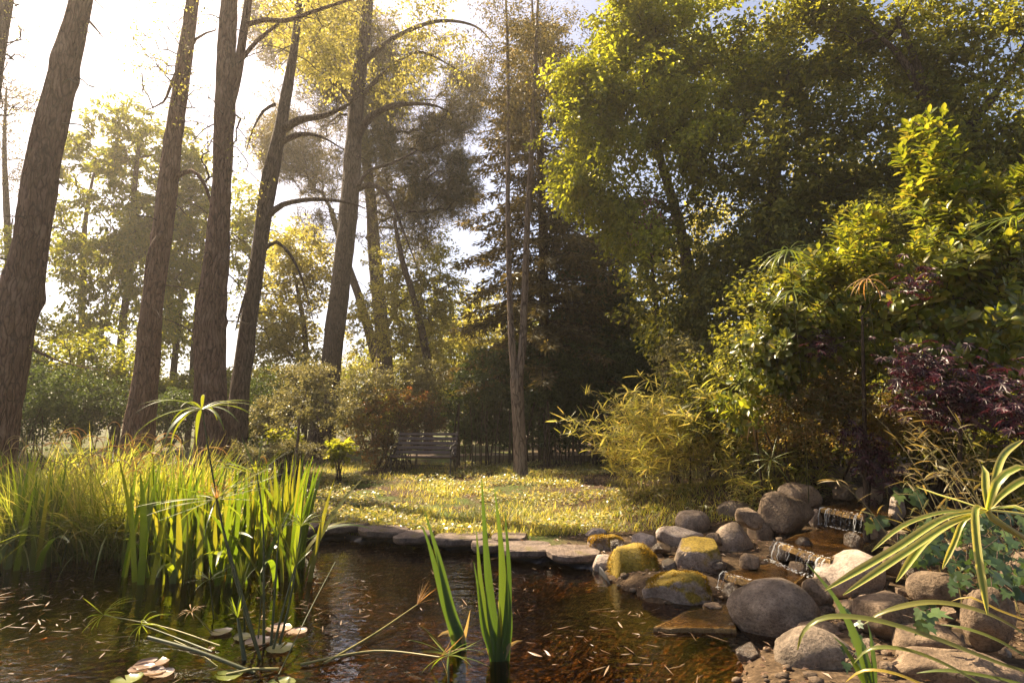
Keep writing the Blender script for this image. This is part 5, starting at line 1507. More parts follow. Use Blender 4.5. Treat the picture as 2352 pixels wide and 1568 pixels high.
for lab, a, b2, r, mt in [('thick dark cut stem slanting down to the water among the lily pads', (340, 1463, .16), (585, 1545, .0), .012, USTEM),
                        ('thin fallen stem crossing below the thick dark one', (400, 1470, .1), (500, 1530, .0), .004, USTEMY),
                        ('slanting reed stem leaning from the pads toward the flagstones', (640, 1548, .0), (770, 1290, .25), .004, USTEM),
                        ('pale floating stick between the lily pads', (520, 1548, .01), (640, 1535, .015), .008, USTEMY)]:
    p0, p1 = G(*a), G(*b2)
    V, F = tube(spline(np.array([p0, .5 * (p0 + p1) + np.array([0, 0, .015]), p1]), .08), r, 6)
    tag(MB().add(V, F).build('reed_stem', mt, smooth=True), lab, 'stem', 'loose stems on the pond')

# ------------------------------------------------------------------ lily pads, litter and fish on the pond
PAD = leaf_mat('lily_pad', [(.2, .13, .1), (.28, .2, .15), (.2, .2, .07)], .15, (1.1, 1, .7), .3, .7, island=False)
PADG = leaf_mat('lily_pad_green', [(.12, .14, .03), (.17, .17, .05)], .2, (1.2, 1.1, .5), .3, .7, island=False)
def pad(px, py, wpx, seed, label, green=False, tilt=0.0):
    rng = np.random.default_rng(seed)
    c = G(px, py, .006); r = M(wpx, c[1]) / 2
    n = 26; a0 = rng.random() * 6.28
    a = a0 + np.linspace(.13, 2 * math.pi - .13, n)
    V = [np.array([0, 0, 0.0])]
    for f in (.5, .93, 1.0):
        rr = r * f * (1 + .03 * rng.normal(size=n) * (f > .9))
        V += list(np.stack([np.cos(a) * rr, np.sin(a) * rr * 1.02, .003 + .006 * rng.random(n) * (f > .6) + (.010 if f == 1.0 else 0) * (.5 + .5 * np.sin(a * 2 + seed))], -1))
    F = [[0, 1 + i, 2 + i] for i in range(n - 1)]
    mb = MB().add(np.array(V), F)
    Q = []
    for k in range(2):
        for i in range(n - 1):
            p = 1 + k * n + i
            Q.append([p, p + n, p + n + 1, p + 1])
    mb.L.append(np.array(Q).ravel()); mb.S.append(np.full(len(Q), 4)); mb.M.append(np.zeros(len(Q), int))
    o = mb.build('lily_pad', PADG if green else PAD, smooth=True)
    o.location = c
    o.rotation_euler = (tilt, rng.normal(0, .03), 0)
    tag(o, label, 'lily pad', 'lily pads floating on the pond')
for i, (px, py, w, lab, g) in enumerate([(348, 1525, 66, 'uppermost pad of the pinkish overlapping group near the bottom edge', 0), (326, 1536, 52, 'pad at the outer end of the pinkish overlapping group', 0), (354, 1544, 44, 'middle pad of the pinkish overlapping group', 0), (370, 1548, 50, 'lowest pad of the pinkish overlapping group', 0),
        (290, 1562, 60, 'green pad cut by the bottom edge beside the pinkish group', 1), (508, 1452, 44, 'single pad left of the thick sedge stem', 0), (560, 1464, 42, 'pad just behind the thick sedge stem', 0), (595, 1474, 56, 'largest pad touching the sedge stems', 0),
        (640, 1444, 54, 'round pad at the back right of the sedge stems', 0), (682, 1451, 42, 'outermost pad toward the open water', 0), (642, 1490, 56, 'wavy pad in front of the sedge stems', 0), (527, 1551, 54, 'yellowish pad at the foot of the sedge stems', 1), (486, 1490, 14, 'tiny pad beside the slanting stem', 0), (645, 1572, 60, 'green pad half out of the bottom edge', 1)]):
    pad(px, py, w, 700 + i, lab, g, -.04 if i < 4 else 0)

DEAD = leaf_mat('dead_reed', [(.13, .072, .04), (.2, .12, .07), (.3, .2, .13), (.09, .05, .028)], .15, (1.1, 1, .7), .4, .6, island=False)
DEADM = leaf_mat('dead_mass', [(.13, .075, .038), (.2, .125, .068), (.3, .2, .12), (.09, .055, .03)], .15, (1.1, 1, .7), .45, .5)
rng = np.random.default_rng(720)
dead_me = []
for v in range(5):
    V, F = blades(np.zeros((1, 3)), 0.0, 1.0, 1.57, rng.normal(0, .06), .13, 6, 'lance', .25, rng.normal(0, .4))
    a = np.linspace(-.5, .5, 7) * rng.normal(0, .6)
    V = V.copy(); V[:, 1] += np.repeat(a ** 2, 3) * (1 if rng.random() > .5 else -1)
    dead_me.append(MB().add(V, F).mesh('dead_leaf', DEAD, True))
k = 0
while k < 70:
    u = rng.random()
    if u < .62:
        px, py = rng.normal(1340, 90), rng.normal(1480, 42)
    else:
        px, py = rng.uniform(690, 1010), rng.uniform(1290, 1540)
    if py > 1600 or py < 1275:
        continue
    g = G(px, py, .005)
    if pond_dist(g[:1], g[1:2])[0] > -.08:
        continue
    s = .03 + .11 * rng.random() ** 2.2
    o = bpy.data.objects.new('dead_leaf', dead_me[k % 5]); COL.objects.link(o)
    o.location = g; o.rotation_euler = (rng.normal(0, .12), rng.normal(0, .05), rng.random() * 6.28); o.scale = (s, s * rng.uniform(.7, 1.3), s)
    tag(o, 'pale dead leaf among the litter afloat on the pond', 'dead leaf', 'dead leaves afloat on the pond'); k += 1
n = 12000
x = rng.uniform(-6, 2.2, n); y = rng.uniform(1.8, 7.6, n)
d = pond_dist(x, y)
dn = fbm(np.stack([x * 2.1, y * 2.1, 0 * x], -1), 77, 2)
ok = (d < -.12) & (dn > .53 - .06 * (x < -.5) + .12 * rng.random(n))
x, y = x[ok], y[ok]; n = len(x)
V, F = blades(np.stack([x, y, rng.choice([.004, -.015, -.05, -.1], n, p=[.22, .28, .3, .2])], -1), rng.random(n) * 6.28, .05 + .16 * rng.random(n) ** 2, 1.57 + rng.normal(0, .05, n), rng.normal(0, .05, n), .004 + .009 * rng.random(n) ** 2, 4, 'lance')
tag(MB().add(V, F).build('pond_litter', DEADM), 'matted reed bits and rotting leaves on and under the pond surface', 'litter', kind='stuff')
FISH = plain_mat('goldfish_skin', [(.5, .07, .012), (.62, .12, .02), (.6, .16, .04)], .35, .5, 20, .05, objspace=True)
def fish(px, py, az, s, label):
    c = G(px, py, -.035)
    t = np.linspace(0, 1, 10)
    prof = np.array([.01, .06, .1, .125, .125, .11, .085, .06, .035, .02])
    path = np.stack([t - .5, .03 * np.sin(t * 4), 0 * t], -1)
    V, F = tube(path, prof, 10); V = V * np.array([1, .62, 1.0])
    mb = MB().add(V, F)
    for fin in ([(.46, .03, 0), (.72, .05, .16), (.66, .05, 0), (.72, .05, -.16)], [(-.15, 0, .11), (0, .01, .2), (.2, .02, .08), (.0, .01, .09)]):
        mb.add(np.array(fin), [[0, 1, 2, 3]])
    for sy in (-1, 1):
        mb.add(np.array([(-.2, sy * .06, -.04), (-.1, sy * .17, -.08), (-.04, sy * .12, -.06), (-.1, sy * .06, -.04)]), [[0, 1, 2, 3]])
    o = mb.build('goldfish', FISH, smooth=True)
    o.location = c; o.rotation_euler = (0, 0, az); o.scale = (s, s, s)
    tag(o, label, 'goldfish', 'goldfish under the surface')
fish(790, 1345, .3, .16, 'red goldfish just under the surface between the iris bed and the dead reeds')
fish(115, 1468, .5, .14, 'red goldfish in the open brown water beyond the fallen sedge head')
fish(712, 1330, -.2, .12, 'small goldfish close to the foot of the iris bed')

# ------------------------------------------------------------------ plants of the right bank
shrub('laurel', 'dark laurel filling the shade between evergreen and yellow-green shrub', [(1900, 760, 8, 260, 170, .8), (1650, 900, 8.6, 110, 90, .7), (2100, 620, 8, 230, 200, .8), (1800, 950, 8, 200, 110, .7)], 720, 46, .16, .085, DARKG, 801, nst=14, gap=.15)
shrub('laurel', 'dark laurel thicket at the edge behind the purple maple', [(2300, 620, 7, 170, 220, .7), (2330, 880, 6.2, 170, 170, .6), (2150, 960, 6.6, 200, 120, .6), (2400, 1050, 5.4, 160, 120, .5)], 620, 44, .15, .085, DARKG, 802, nst=14, gap=.12)
shrub('privet_shrub', 'shrub with white-glinting leaves hanging beside the end of the hedge', [(1570, 830, 9.4, 60, 60, .5), (1620, 900, 9.2, 70, 70, .5), (1690, 830, 9, 60, 60, .5)], 200, 34, .12, .07, GREYG, 803, nst=6)
SMALL = leaf_mat('small_rusty_leaf', [(.09, .1, .022), (.15, .14, .034), (.2, .125, .05), (.2, .18, .05)], .45, (1.3, 1.05, .5), .35, .65)
shrub('cotoneaster_shrub', 'small-leaved rusty and yellow bush above the top of the cascade', [(1860, 950, 6.1, 100, 90, .4), (1930, 920, 6.0, 70, 80, .4), (1800, 980, 7.2, 90, 60, .35), (1900, 1010, 7.2, 80, 40, .3), (1960, 990, 6.4, 60, 50, .3), (2060, 960, 6.0, 80, 60, .35)], 600, 52, .09, .035, SMALL, 804, nst=9, gap=.2, back=2.0)

YEL = leaf_mat('yellow_green_leaf', [(.06, .09, .016), (.115, .142, .02), (.16, .185, .028), (.225, .232, .036), (.18, .15, .04)], .48, (1.3, 1.12, .4), .3, .65, island=True)
LAUREL_OUT = [(0, .08), (.12, .3), (.35, .8), (.6, 1.0), (.8, .8), (.93, .4), (1.0, .05)]
yel_me = [leaf_mesh('broad_leaf', YEL, 1.0, .21 + .03 * v, LAUREL_OUT, .35, .1 + .1 * v) for v in range(4)]
def rosette_shrub(name, label, blobs, ncl, seed, mat, mes, L, nl=8, nbig=300, gap=.25, cat='shrub', up=.75, rt=.004, leafW=.45, droop=0.0):
    """shoots ending in whorls of broad leaves; the ones nearest the eye are leaves of their own"""
    rng = np.random.default_rng(seed)
    pts = blob_pts(blobs, ncl, rng, 2.8, gap, 2.2, seed)
    pts = pts[pts[:, 2] > ground_z(pts[:, 0], pts[:, 1]) + .1]
    c = pts.mean(0); z = gz(c[0], c[1])
    root = thing(name, (c[0], c[1], z), label, cat)
    tb = MB(); N0 = []
    for k in range(8):
        tgt = pts[rng.integers(len(pts))]
        b = np.array([c[0] * .5 + tgt[0] * .5 + rng.normal(0, .15), c[1] + 1.7 + rng.normal(0, .15), 0]); b[0] *= 1.2; b[2] = gz(b[0], b[1]) - .1
        s = trunk_mesh(tb, np.array([[*b, rt * 3.5], [*(b * .55 + tgt * .45), rt * 3], [*(b * .2 + tgt * .8), rt * 2]]), 6, .05, k, 0, .2)
        N0 += list(s[1:, :3])
    A, par, w, n0 = grow(N0, None, pts, rng=rng)
    branch_mesh(tb, A, par, w, n0, rt, rmax=rt * 6)
    tb.build('stems', TWIG, root, True)
    cb = MB(); n = 0
    order = np.argsort(np.linalg.norm(pts - np.array([0, 0, CAMZ]), axis=1))
    for i in order:
        p = pts[i]
        ax = unit(unit(p - c) * .8 + np.array([-.1, -.35, up]) + rng.normal(0, .25, 3))
        side = unit(np.cross(ax, [0.3, .2, 1.0])); sd2 = np.cross(ax, side)
        for q in range(nl + 4):
            a = q * 2.4 + rng.normal(0, .2)
            tier = q / (nl + 4)
            el = .15 + 1.0 * tier
            out = np.cos(a) * side + np.sin(a) * sd2
            d = unit(out * math.cos(el) + ax * math.sin(el) + np.array([0, 0, -droop]) + rng.normal(0, .12, 3))
            base = p + ax * (tier - 1) * L * 1.0
            l = L * (.7 + .5 * rng.random()) * (1 - .35 * tier)
            nrm = unit(ax - d * (ax @ d) + rng.normal(0, .15, 3))
            if n < nbig and q % 2 == 0:
                obj('leaf', mes[rng.integers(len(mes))], root, frame(base, d, nrm, l)); n += 1
            else:
                S = unit(np.cross(d, nrm))
                o = np.array([(0, .03), (.3, .75), (.62, 1.0), (.88, .55), (1, .04)])
                ww = l * leafW * .5 * o[:, 1]
                mid = base + d * (o[:, 0] * l)[:, None] - nrm * (.14 * l * o[:, 0] ** 2)[:, None]
                V = np.concatenate([mid - S * ww[:, None] + nrm * (.3 * ww)[:, None], mid, mid + S * ww[:, None] + nrm * (.3 * ww)[:, None]])
                F = []
                for k in range(4):
                    F += [[k, k + 1, 6 + k, 5 + k], [5 + k, 6 + k, 11 + k, 10 + k]]
                cb.add(V, F)
    o = cb.build('foliage', mat, root, True); o['kind'] = 'stuff'
    return root
rosette_shrub('yellow_green_shrub', 'tall glossy yellow-green shrub, its pointed top against the dark evergreen',
              [(2125, 330, 5.6, 60, 80, .35), (2210, 430, 5.6, 60, 60, .35), (2330, 430, 5.4, 60, 70, .35), (2160, 450, 5.5, 90, 90, .45), (2210, 600, 5.4, 140, 110, .5), (2240, 740, 5.3, 160, 110, .5), (2310, 560, 5.2, 60, 120, .4), (2290, 850, 5.2, 120, 70, .4), (2130, 820, 5.3, 90, 60, .35), (2060, 690, 5.5, 70, 70, .35), (2200, 920, 5.3, 120, 50, .35)], 620, 811, YEL, yel_me, .135)
rosette_shrub('yellow_green_shrub', 'lower glossy yellow-green shrub with two rounded shoulders over the bamboo',
              [(1970, 530, 5.8, 50, 60, .35), (1990, 610, 5.7, 90, 70, .4), (1860, 620, 5.9, 70, 60, .35), (1780, 700, 6.0, 60, 60, .35), (1900, 720, 5.9, 110, 60, .4), (1760, 790, 6.0, 70, 60, .35), (1760, 860, 6.1, 80, 50, .35), (1700, 930, 6.3, 60, 60, .35), (1830, 800, 6, 90, 70, .35), (1980, 790, 5.8, 90, 60, .35)], 480, 812, YEL, yel_me, .125)

PURP = leaf_mat('purple_leaf', [(.018, .008, .01), (.03, .011, .014), (.05, .015, .02), (.09, .026, .034)], .25, (1.3, .7, .8), .42, .45)
def maple_mesh(v):
    rng = np.random.default_rng(830 + v)
    mb = MB()
    for k, (a, l) in enumerate([(-1.9, .5), (-1.05, .8), (-.5, .95), (0, 1.0), (.5, .95), (1.05, .8), (1.9, .5)]):
        a += rng.normal(0, .06)
        d = np.array([math.sin(a), math.cos(a), 0]); s = np.array([d[1], -d[0], 0])
        V = np.array([[0, 0, 0], d * l * .5 + s * .10 - [0, 0, .03], d * l - [0, 0, .18 * l], d * l * .5 - s * .10 - [0, 0, .03]])
        V[1, 2] += .03; V[3, 2] += .03
        mb.add(V, [[0, 1, 2], [0, 2, 3]])
    return mb.mesh('maple_leaf', PURP)
maple_me = [maple_mesh(v) for v in range(3)]
rng = np.random.default_rng(831)
def maple(label, blobs, n, L, seed, big):
    rng = np.random.default_rng(seed)
    pts = blob_pts(blobs, n // 6, rng, 2.4, .2, 2.0, seed)
    c = pts.mean(0); z = gz(c[0], c[1] + .2)
    root = thing('purple_maple', (c[0], c[1] + .2, z), label, 'shrub')
    tb = MB(); s = trunk_mesh(tb, np.array([[c[0], c[1] + .25, z - .1, .03], [c[0] + .05, c[1] + .2, .5 * (z + c[2]), .022], [*c, .012]]), 6, .05, 1, 0, .15)
    A, par, w, n0 = grow(list(s[2:, :3]), None, pts, rng=rng)
    branch_mesh(tb, A, par, w, n0, .003, rmax=.02); tb.build('stems', TWIG, root, True)
    cb = MB(); k = 0
    order = np.argsort(np.linalg.norm(pts - np.array([0, 0, CAMZ]), axis=1))
    mv = []
    for me in maple_me:
        co = np.zeros(len(me.vertices) * 3); me.vertices.foreach_get('co', co); mv.append(co.reshape(-1, 3))
    tri = np.concatenate([np.array([[0, 1, 2], [0, 2, 3]]) + 4 * i for i in range(7)])
    for i in order:
        for q in range(8):
            p = pts[i] + rng.normal(0, .07, 3)
            d = unit(np.concatenate([rng.normal(size=2), [-.5 + rng.normal(0, .3)]]) + np.array([-.2, -.4, 0]))
            m = frame(p, d, unit(np.array([0, -.3, 1.0]) + rng.normal(0, .3, 3)), L * (.7 + .6 * rng.random()))
            if k < big:
                obj('leaf', maple_me[k % 3], root, m); k += 1
            else:
                mm = np.array(m)
                cb.add(mv[q % 3] @ mm[:3, :3].T + mm[:3, 3], tri)
    if cb.n:
        o = cb.build('foliage', PURP, root); o['kind'] = 'stuff'
maple('purple-leaved maple spreading dark red-brown leaves below the yellow-green shrub', [(2230, 880, 4.8, 130, 60, .4), (2140, 920, 4.9, 90, 60, .35), (2310, 950, 4.6, 110, 70, .4), (2100, 840, 5.0, 70, 40, .3)], 480, .085, 832, 240)
maple('small purple-leaved sprig hanging over the head of the cascade', [(1985, 1000, 5.6, 35, 40, .2), (2010, 1060, 5.5, 40, 50, .2)], 120, .085, 833, 110)
maple('purple-leaved sprig showing through the yellow-green shrubs', [(1880, 785, 5.7, 35, 25, .2), (2090, 640, 5.1, 60, 30, .2)], 90, .08, 834, 80)

# straw-coloured dwarf bamboo
BAM = leaf_mat('bamboo_leaf', [(.2, .23, .055), (.31, .32, .095), (.44, .42, .17), (.36, .31, .13)], .58, (1.25, 1.05, .5), .4, .5)
bam_me = [MB().add(*blades(np.zeros((1, 3)), 0.0, 1.0, 0.0, .5 + .4 * v, .10, 6, 'lance', .3)).mesh('bamboo_leaf', BAM, True) for v in range(3)]
CULM = plain_mat('bamboo_culm', [(.14, .11, .04), (.24, .19, .07), (.3, .23, .09)], .5, .4, 10, .05)
def bamboo(label, ncu, base, hts, lean_az, lean, seed, nbig, nleaf, Ll, spread=.2, droop=.9, mat=None, curl=(.5, 1.4), lo=.25, rs=.004):
    rng = np.random.default_rng(seed)
    bs = np.array([base(rng) for _ in range(ncu)])
    c = bs.mean(0)
    root = thing('bamboo_clump', (c[0], c[1], gz(c[0], c[1])), label, 'bamboo')
    big = 0; cb = MB(); tb = MB(); cand = []
    for b in bs:
        h = rng.uniform(*hts); a = lean_az + rng.normal(0, .9)
        s = np.linspace(0, 1, 9); th = abs(rng.normal(lean, .12)) + rng.uniform(*curl) * s ** 1.6
        r = np.concatenate([[0], np.cumsum(np.sin(th[:-1]))]) * h / 8; zz = np.concatenate([[0], np.cumsum(np.cos(th[:-1]))]) * h / 8
        path = np.stack([b[0] + np.cos(a) * r, b[1] + np.sin(a) * r, gz(b[0], b[1]) - .05 + zz], -1)
        tb.add(*tube(path, np.linspace(rs, rs * .4, 9), 5))
        for k in range(nleaf):
            t = lo + (1 - lo) * rng.random() ** .7
            p = np.array([np.interp(t, s, path[:, q]) for q in range(3)])
            off = rng.normal(0, spread * .35, 3) * (1.1 - t)
            cand.append((p + off, rng.random() * 6.28, .5 + 1.2 * rng.random(), Ll * (.55 + .8 * rng.random()), t))
    dist = np.array([np.linalg.norm(q[0] - np.array([0, 0, CAMZ])) - 1.0 * q[4] for q in cand])
    first = set(np.argsort(dist)[:nbig].tolist())
    rest = [q for i, q in enumerate(cand) if i not in first]
    for i in first:
        p, az, ln, l, t = cand[i]
        obj('leaf', bam_me[i % 3], root, Matrix.Translation(p) @ Matrix.Rotation(az, 4, 'Z') @ Matrix.Rotation(ln, 4, 'Y') @ Matrix.Rotation(rng.normal(0, .5), 4, 'Z') @ Matrix.Diagonal((l, l, l, 1)))
    if rest:
        B = np.array([q[0] for q in rest]); n = len(B)
        V, F = blades(B, np.array([q[1] for q in rest]), np.array([q[3] for q in rest]), np.array([q[2] for q in rest]), droop * rng.random(n), np.array([q[3] * .09 for q in rest]), 4, 'lance', 0, rng.normal(0, .6, n))
        o = cb.add(V, F).build('foliage', mat or BAM, root); o['kind'] = 'stuff'
    tb.build('culms', CULM, root, True)
bamboo('straw-yellow dwarf bamboo leaning over the clearing above the pale stones', 170, lambda r: G(r.uniform(1450, 1830), r.uniform(1150, 1195), .2) + np.array([0, r.uniform(0, .9), 0]), (.8, 2.2), 3.3, .18, 841, 300, 44, .22, curl=(.8, 2.1))
bamboo('low straw bamboo at the head of the cascade under the small-leaved bush', 60, lambda r: np.array([r.uniform(2.9, 4.3), r.uniform(7.3, 8.1), 0]), (.45, 1.1), 3.6, .2, 844, 120, 26, .18, lo=.1)
BAMB = leaf_mat('brown_bamboo_leaf', [(.1, .085, .03), (.16, .125, .05), (.22, .16, .07), (.1, .1, .03)], .4, (1.2, 1.05, .6), .45, .4)  # browner, duller tones than the straw bamboo leaf
bam_keep = bam_me
bam_me = [MB().add(*blades(np.zeros((1, 3)), 0.0, 1.0, 0.0, .5 + .4 * v, .085, 6, 'lance', .3)).mesh('brown_bamboo_leaf', BAMB, True) for v in range(3)]
bamboo('brown bamboo stems crossing in front of the purple maple', 26, lambda r: np.array([r.uniform(3.0, 4.3), r.uniform(4.0, 4.6), 0]), (.9, 1.7), 2.4, .15, 842, 200, 13, .17, curl=(.2, 1.0), lo=.35, rs=.0045, mat=BAMB)
bamboo('low grassy bamboo fringe beside the upper water step', 30, lambda r: np.array([r.uniform(3.3, 4.4), r.uniform(4.3, 5.0), 0]), (.3, .7), 2.8, .2, 843, 90, 12, .18, lo=.1, mat=BAMB)

# taller umbels rising among the shrubs
def stalk(px, py, d, lean=.0):
    top = P(px, py, d); b = np.array([top[0] * 1.32 + lean, top[1] * 1.32, 0]); b[2] = gz(b[0], b[1]) - .05
    return [b, b * .5 + top * .5 + np.array([.03, 0, 0]), top]
umbel('dark drooping umbrella sedge head hanging before the evergreen', stalk(1812, 575, 5.4), 22, .42, 1.35, 1.3, 651, wide=.6, name='umbrella_sedge', stem_r=.0035)
umbel('second drooping umbrella sedge head just below the dark one', stalk(1822, 668, 5.3), 16, .36, 1.5, 1.1, 652, wide=.6, stem_r=.0035)
umbel('brown withering umbrella sedge head over the lower yellow-green shrub', stalk(1992, 640, 5.0), 16, .24, 1.5, 1.2, 653, UMBD, wide=.7, stem_r=.0035)
umbel('yellow drooping umbrella sedge head at the bamboo edge above the cascade', stalk(1728, 960, 6.2), 18, .34, 1.5, 1.6, 654, UMBD, wide=.5, stem_r=.0035)
umbel('green umbrella sedge head lying low behind the long flat stone', stalk(1772, 1055, 6.6), 16, .36, 1.45, .7, 655, wide=.55)
umbel('shaded umbrella sedge head at the edge high beside the pointed shrub', stalk(2335, 500, 4.6), 16, .4, 1.3, .9, 656, wide=.6, stem_r=.0035)

# ivy over the right-hand stones
IVY = leaf_mat('ivy_leaf', [(.03, .055, .02), (.05, .085, .026), (.085, .12, .035)], .3, (1.2, 1.15, .5), .35, .6, island=False)
def ivy_mesh(v):
    r = np.random.default_rng(850 + v)
    o = [(0, 0), (.34, -.12), (.5, .2), (.3, .35), (.36, .72), (.16, .66), (0, 1.05), (-.16, .66), (-.36, .72), (-.3, .35), (-.5, .2), (-.34, -.12)]
    V = np.array([(x, y, .06 * abs(x) - .12 * y * y) for x, y in o] + [(0, .35, 0)]) * (1 + r.normal(0, .05, (13, 1)))
    return MB().add(V, [[i, (i + 1) % 12, 12] for i in range(12)]).mesh('ivy_leaf', IVY)
ivy_me = [ivy_mesh(v) for v in range(3)]
def ivy(label, regions, n, seed, L=.075):
    rng = np.random.default_rng(seed)
    c = G(*regions[0][:2], .4)
    root = thing('ivy', (c[0], c[1], gz(c[0], c[1])), label, 'ivy')
    tb = MB()
    for k in range(n):
        px, py, rx, ry, d = regions[k % len(regions)]
        a, r = rng.random() * 6.28, math.sqrt(rng.random())
        p = P(px + math.cos(a) * rx * r, py + math.sin(a) * ry * r, d + rng.normal(0, .06) + .3 * -math.sin(a) * r)
        d2 = unit(np.array([rng.normal(0, .6), -.5 + rng.normal(0, .3), -.6 + rng.normal(0, .35)]))
        obj('leaf', ivy_me[k % 3], root, frame(p, d2, unit(np.array([0, -.9, .7]) + rng.normal(0, .35, 3)), L * (.55 + .8 * rng.random())))
        if k % 3 == 0:
            q = P(px, py, d + .05)
            tb.add(*tube(spline(np.array([p, .5 * (p + q) + rng.normal(0, .05, 3), q]), .1), .0025, 4))
    tb.build('vines', TWIG, root, True)
ivy('dark ivy curtain at the edge behind the variegated leaf', [(2230, 1240, 130, 60, 3.9), (2270, 1310, 110, 60, 3.7), (2120, 1250, 70, 40, 4.2), (2330, 1260, 80, 90, 3.6), (2200, 1200, 90, 30, 4.3)], 230, 861)
ivy('sunlit ivy sprig above the upright pale stone', [(2070, 1138, 36, 16, 5.0), (2095, 1128, 20, 12, 5.0)], 16, 862, .1)
ivy('little ivy sprout between the brown stones', [(2130, 1400, 34, 18, 3.45), (2120, 1425, 12, 12, 3.4)], 12, 863, .085)
ivy('ivy shoot at the wet end of the upper step', [(2010, 1195, 26, 14, 5.1)], 8, 864, .09)
ivy('scattered ivy leaves low among the foreground stones', [(1965, 1500, 30, 30, 3.1), (1960, 1450, 16, 30, 3.2), (1930, 1400, 16, 12, 3.8)], 14, 865, .055)

# variegated umbel hanging into the picture, and arching lily blades
def stripe_mat():
    m = leaf_mat('variegated_leaf', [(.2, .22, .03), (.26, .26, .045)], .5, (1.3, 1.15, .4), .32, .6, island=False)
    nt = m.node_tree
    hs = [n for n in nt.nodes if n.bl_idname == 'ShaderNodeHueSaturation'][0]
    at = nt.nodes.new('ShaderNodeAttribute'); at.attribute_name = 'across'
    r = ramp(nt, at.outputs['Fac'], [(.52, .48, .2), (.42, .4, .1), (.12, .18, .03), (.16, .22, .04), (.42, .4, .1), (.54, .5, .22)], [0, .2, .3, .62, .74, 1])
    tgt = [l.to_socket for l in hs.outputs[0].links]
    mx = N_(nt, 'ShaderNodeMix', data_type='RGBA', blend_type='MIX'); mx.inputs[0].default_value = .9
    nt.links.new(hs.outputs[0], mx.inputs[6]); nt.links.new(r.outputs[0], mx.inputs[7])
    for s in tgt:
        nt.links.new(mx.outputs[2], s)
    return m
VAR = stripe_mat()
def var_leaf(root, pxp, d0, d1, wpx, hint=(0, -.6, 1), fold=.5, mat=None):
    n = len(pxp)
    pts = np.array([P(x, y, d0 + (d1 - d0) * k / (n - 1)) for k, (x, y) in enumerate(pxp)])
    path = spline(pts, .025); m = len(path); s = np.linspace(0, 1, m)
    w = .6 * M(wpx, .5 * (d0 + d1)) * np.clip(np.minimum(.45 + 1.4 * s, 1) * np.clip((1 - s) / .22, .03, 1) ** .65, .03, 1)
    T = unit(np.gradient(path, axis=0)); S = unit(np.cross(T, np.array(hint, float))); N = np.cross(S, T)
    us = np.array([-1, -.55, 0, .55, 1.0])
    V = path[:, None] + S[:, None] * (us[None, :] * w[:, None] * .5)[..., None] + N[:, None] * (np.abs(us)[None, :] * w[:, None] * .5 * fold)[..., None]
    i = np.arange(m - 1)[:, None] * 5 + np.arange(4)[None, :]
    me = MB().add(V.reshape(-1, 3), np.stack([i, i + 1, i + 6, i + 5], -1).reshape(-1, 4)).mesh('leaf', mat or VAR, True)
    at = me.attributes.new('across', 'FLOAT', 'POINT'); at.data.foreach_set('value', np.tile((us + 1) / 2, m).astype(np.float32))
    return obj('leaf', me, root)
hub = P(2268, 1172, 1.75)
foot = np.array([2.2, 1.5, 0]); foot[2] = gz(2.2, 1.5) - .05
vp = thing('variegated_sedge', foot, 'yellow and cream striped umbrella-like leaf head leaning in at the edge', 'sedge')
MB().add(*tube(spline(np.array([foot, np.array([2.0, 1.6, .9]), P(2350, 1235, 1.72), hub]), .05), .009, 7)).build('stem', USTEMY, vp, True)
H0 = (2268, 1172)
for pxp, d1, w in [([H0, (2170, 1190), (2050, 1265), (1895, 1355)], 1.55, 27), ([H0, (2180, 1205), (2080, 1270), (1936, 1366)], 1.5, 25), ([H0, (2190, 1200), (2120, 1250), (2058, 1336)], 1.6, 25),
                   ([H0, (2240, 1170), (2244, 1270), (2268, 1412)], 1.55, 27), ([H0, (2160, 1178), (2070, 1210), (2002, 1266)], 1.7, 18), ([H0, (2215, 1195), (2190, 1250), (2164, 1306)], 1.75, 18),
                   ([H0, (2330, 1165), (2390, 1200), (2440, 1270)], 1.6, 30), ([H0, (2262, 1120), (2262, 1085), (2256, 1068)], 1.85, 26), ([H0, (2290, 1110), (2340, 1075), (2400, 1090)], 1.7, 30),
                   ([H0, (2310, 1130), (2370, 1100), (2440, 1130)], 1.8, 28), ([H0, (2300, 1200), (2340, 1235), (2370, 1290)], 1.7, 22), ([H0, (2200, 1150), (2150, 1135), (2105, 1118)], 2.0, 14), ([H0, (2290, 1080), (2310, 1040), (2350, 1010)], 1.95, 24), ([H0, (2330, 1180), (2380, 1190), (2420, 1220)], 1.9, 20)]:
    var_leaf(vp, pxp, 1.75, d1, w)
LILY = leaf_mat('lily_blade', [(.09, .115, .025), (.13, .145, .035), (.2, .17, .04)], .42, (1.3, 1.1, .45), .36, .55, island=False)
LILYY = leaf_mat('lily_blade_yellow', [(.24, .19, .03), (.3, .22, .04)], .45, (1.3, 1.05, .45), .36, .55, island=False)
lb_ = np.array([2.1, 1.7, gz(2.1, 1.7) - .05])
lp = thing('day_lily', lb_, 'arching green lily blades with yellow tips sweeping over the foreground stones', 'lily')
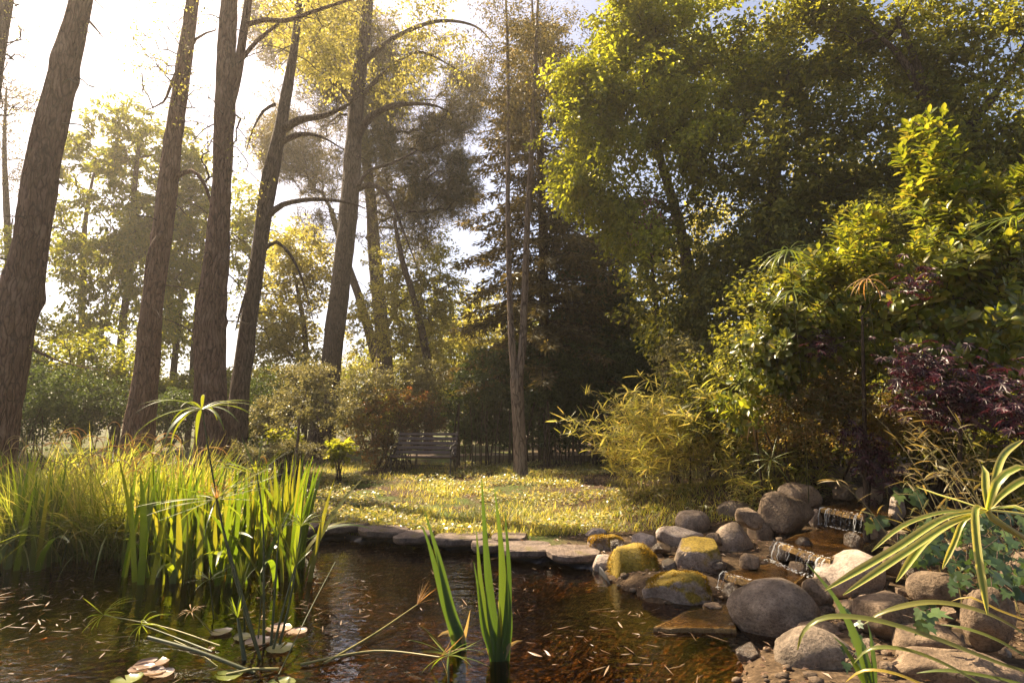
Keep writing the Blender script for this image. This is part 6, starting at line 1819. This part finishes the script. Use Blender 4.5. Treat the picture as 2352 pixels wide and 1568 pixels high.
for pxp, w, mt in [([(2420, 1560), (2300, 1525), (2150, 1468), (2010, 1425), (1900, 1418), (1848, 1448), (1832, 1492)], 26, LILY), ([(2420, 1500), (2280, 1415), (2150, 1384), (2040, 1402), (1985, 1432)], 24, LILY),
                   ([(2420, 1545), (2290, 1470), (2210, 1442), (2160, 1434)], 18, LILY), ([(2300, 1600), (2180, 1530), (2080, 1492), (2000, 1490), (1962, 1522)], 18, LILY), ([(2180, 1600), (2060, 1548), (1985, 1540), (1942, 1566)], 14, LILYY),
                   ([(2400, 1440), (2290, 1400), (2230, 1372), (2185, 1380)], 14, LILYY), ([(2420, 1590), (2300, 1560), (2180, 1540), (2105, 1545)], 16, LILY)]:
    var_leaf(lp, pxp, 2.0, 2.15, w, (0, -.5, 1), .35, mt)
b = P(1990, 1575, 2.75)
dp = thing('iris_plant', (b[0], b[1], gz(b[0], b[1])), 'dark sword-leaved plant between the foreground stones', 'iris')
for path, w in [([(1998, 1580), (1965, 1470), (1915, 1370), (1852, 1292)], 22), ([(2005, 1580), (1985, 1500), (1960, 1440), (1940, 1400)], 16), ([(1990, 1580), (1960, 1520), (1935, 1480), (1915, 1462)], 16), ([(2010, 1580), (2004, 1500), (1998, 1450), (1990, 1420)], 14)]:
    blade_leaf(dp, path, 2.9, 3.0, w, IRISD)

# ------------------------------------------------------------------ thin haze box, added to veil the view and lift the shadows
hz = MB()
x0, x1, y0, y1, z0, z1 = -60, 60, -8, 70, -1.6, 30
hz.add(np.array([(x, y, z) for z in (z0, z1) for x, y in ((x0, y0), (x1, y0), (x1, y1), (x0, y1))]), [[3, 2, 1, 0], [4, 5, 6, 7], [0, 1, 5, 4], [1, 2, 6, 5], [2, 3, 7, 6], [3, 0, 4, 7]])
m, nt, out = nodes('haze')
pv_ = nt.nodes.new('ShaderNodeVolumePrincipled')
pv_.inputs['Color'].default_value = (.98, .88, .78, 1)
pv_.inputs['Density'].default_value = .0014
pv_.inputs['Anisotropy'].default_value = .55
nt.links.new(pv_.outputs[0], out.inputs['Volume'])
tag(hz.build('haze', m), 'warm thin haze added between the trees to lift the shadows', 'haze', kind='stuff')
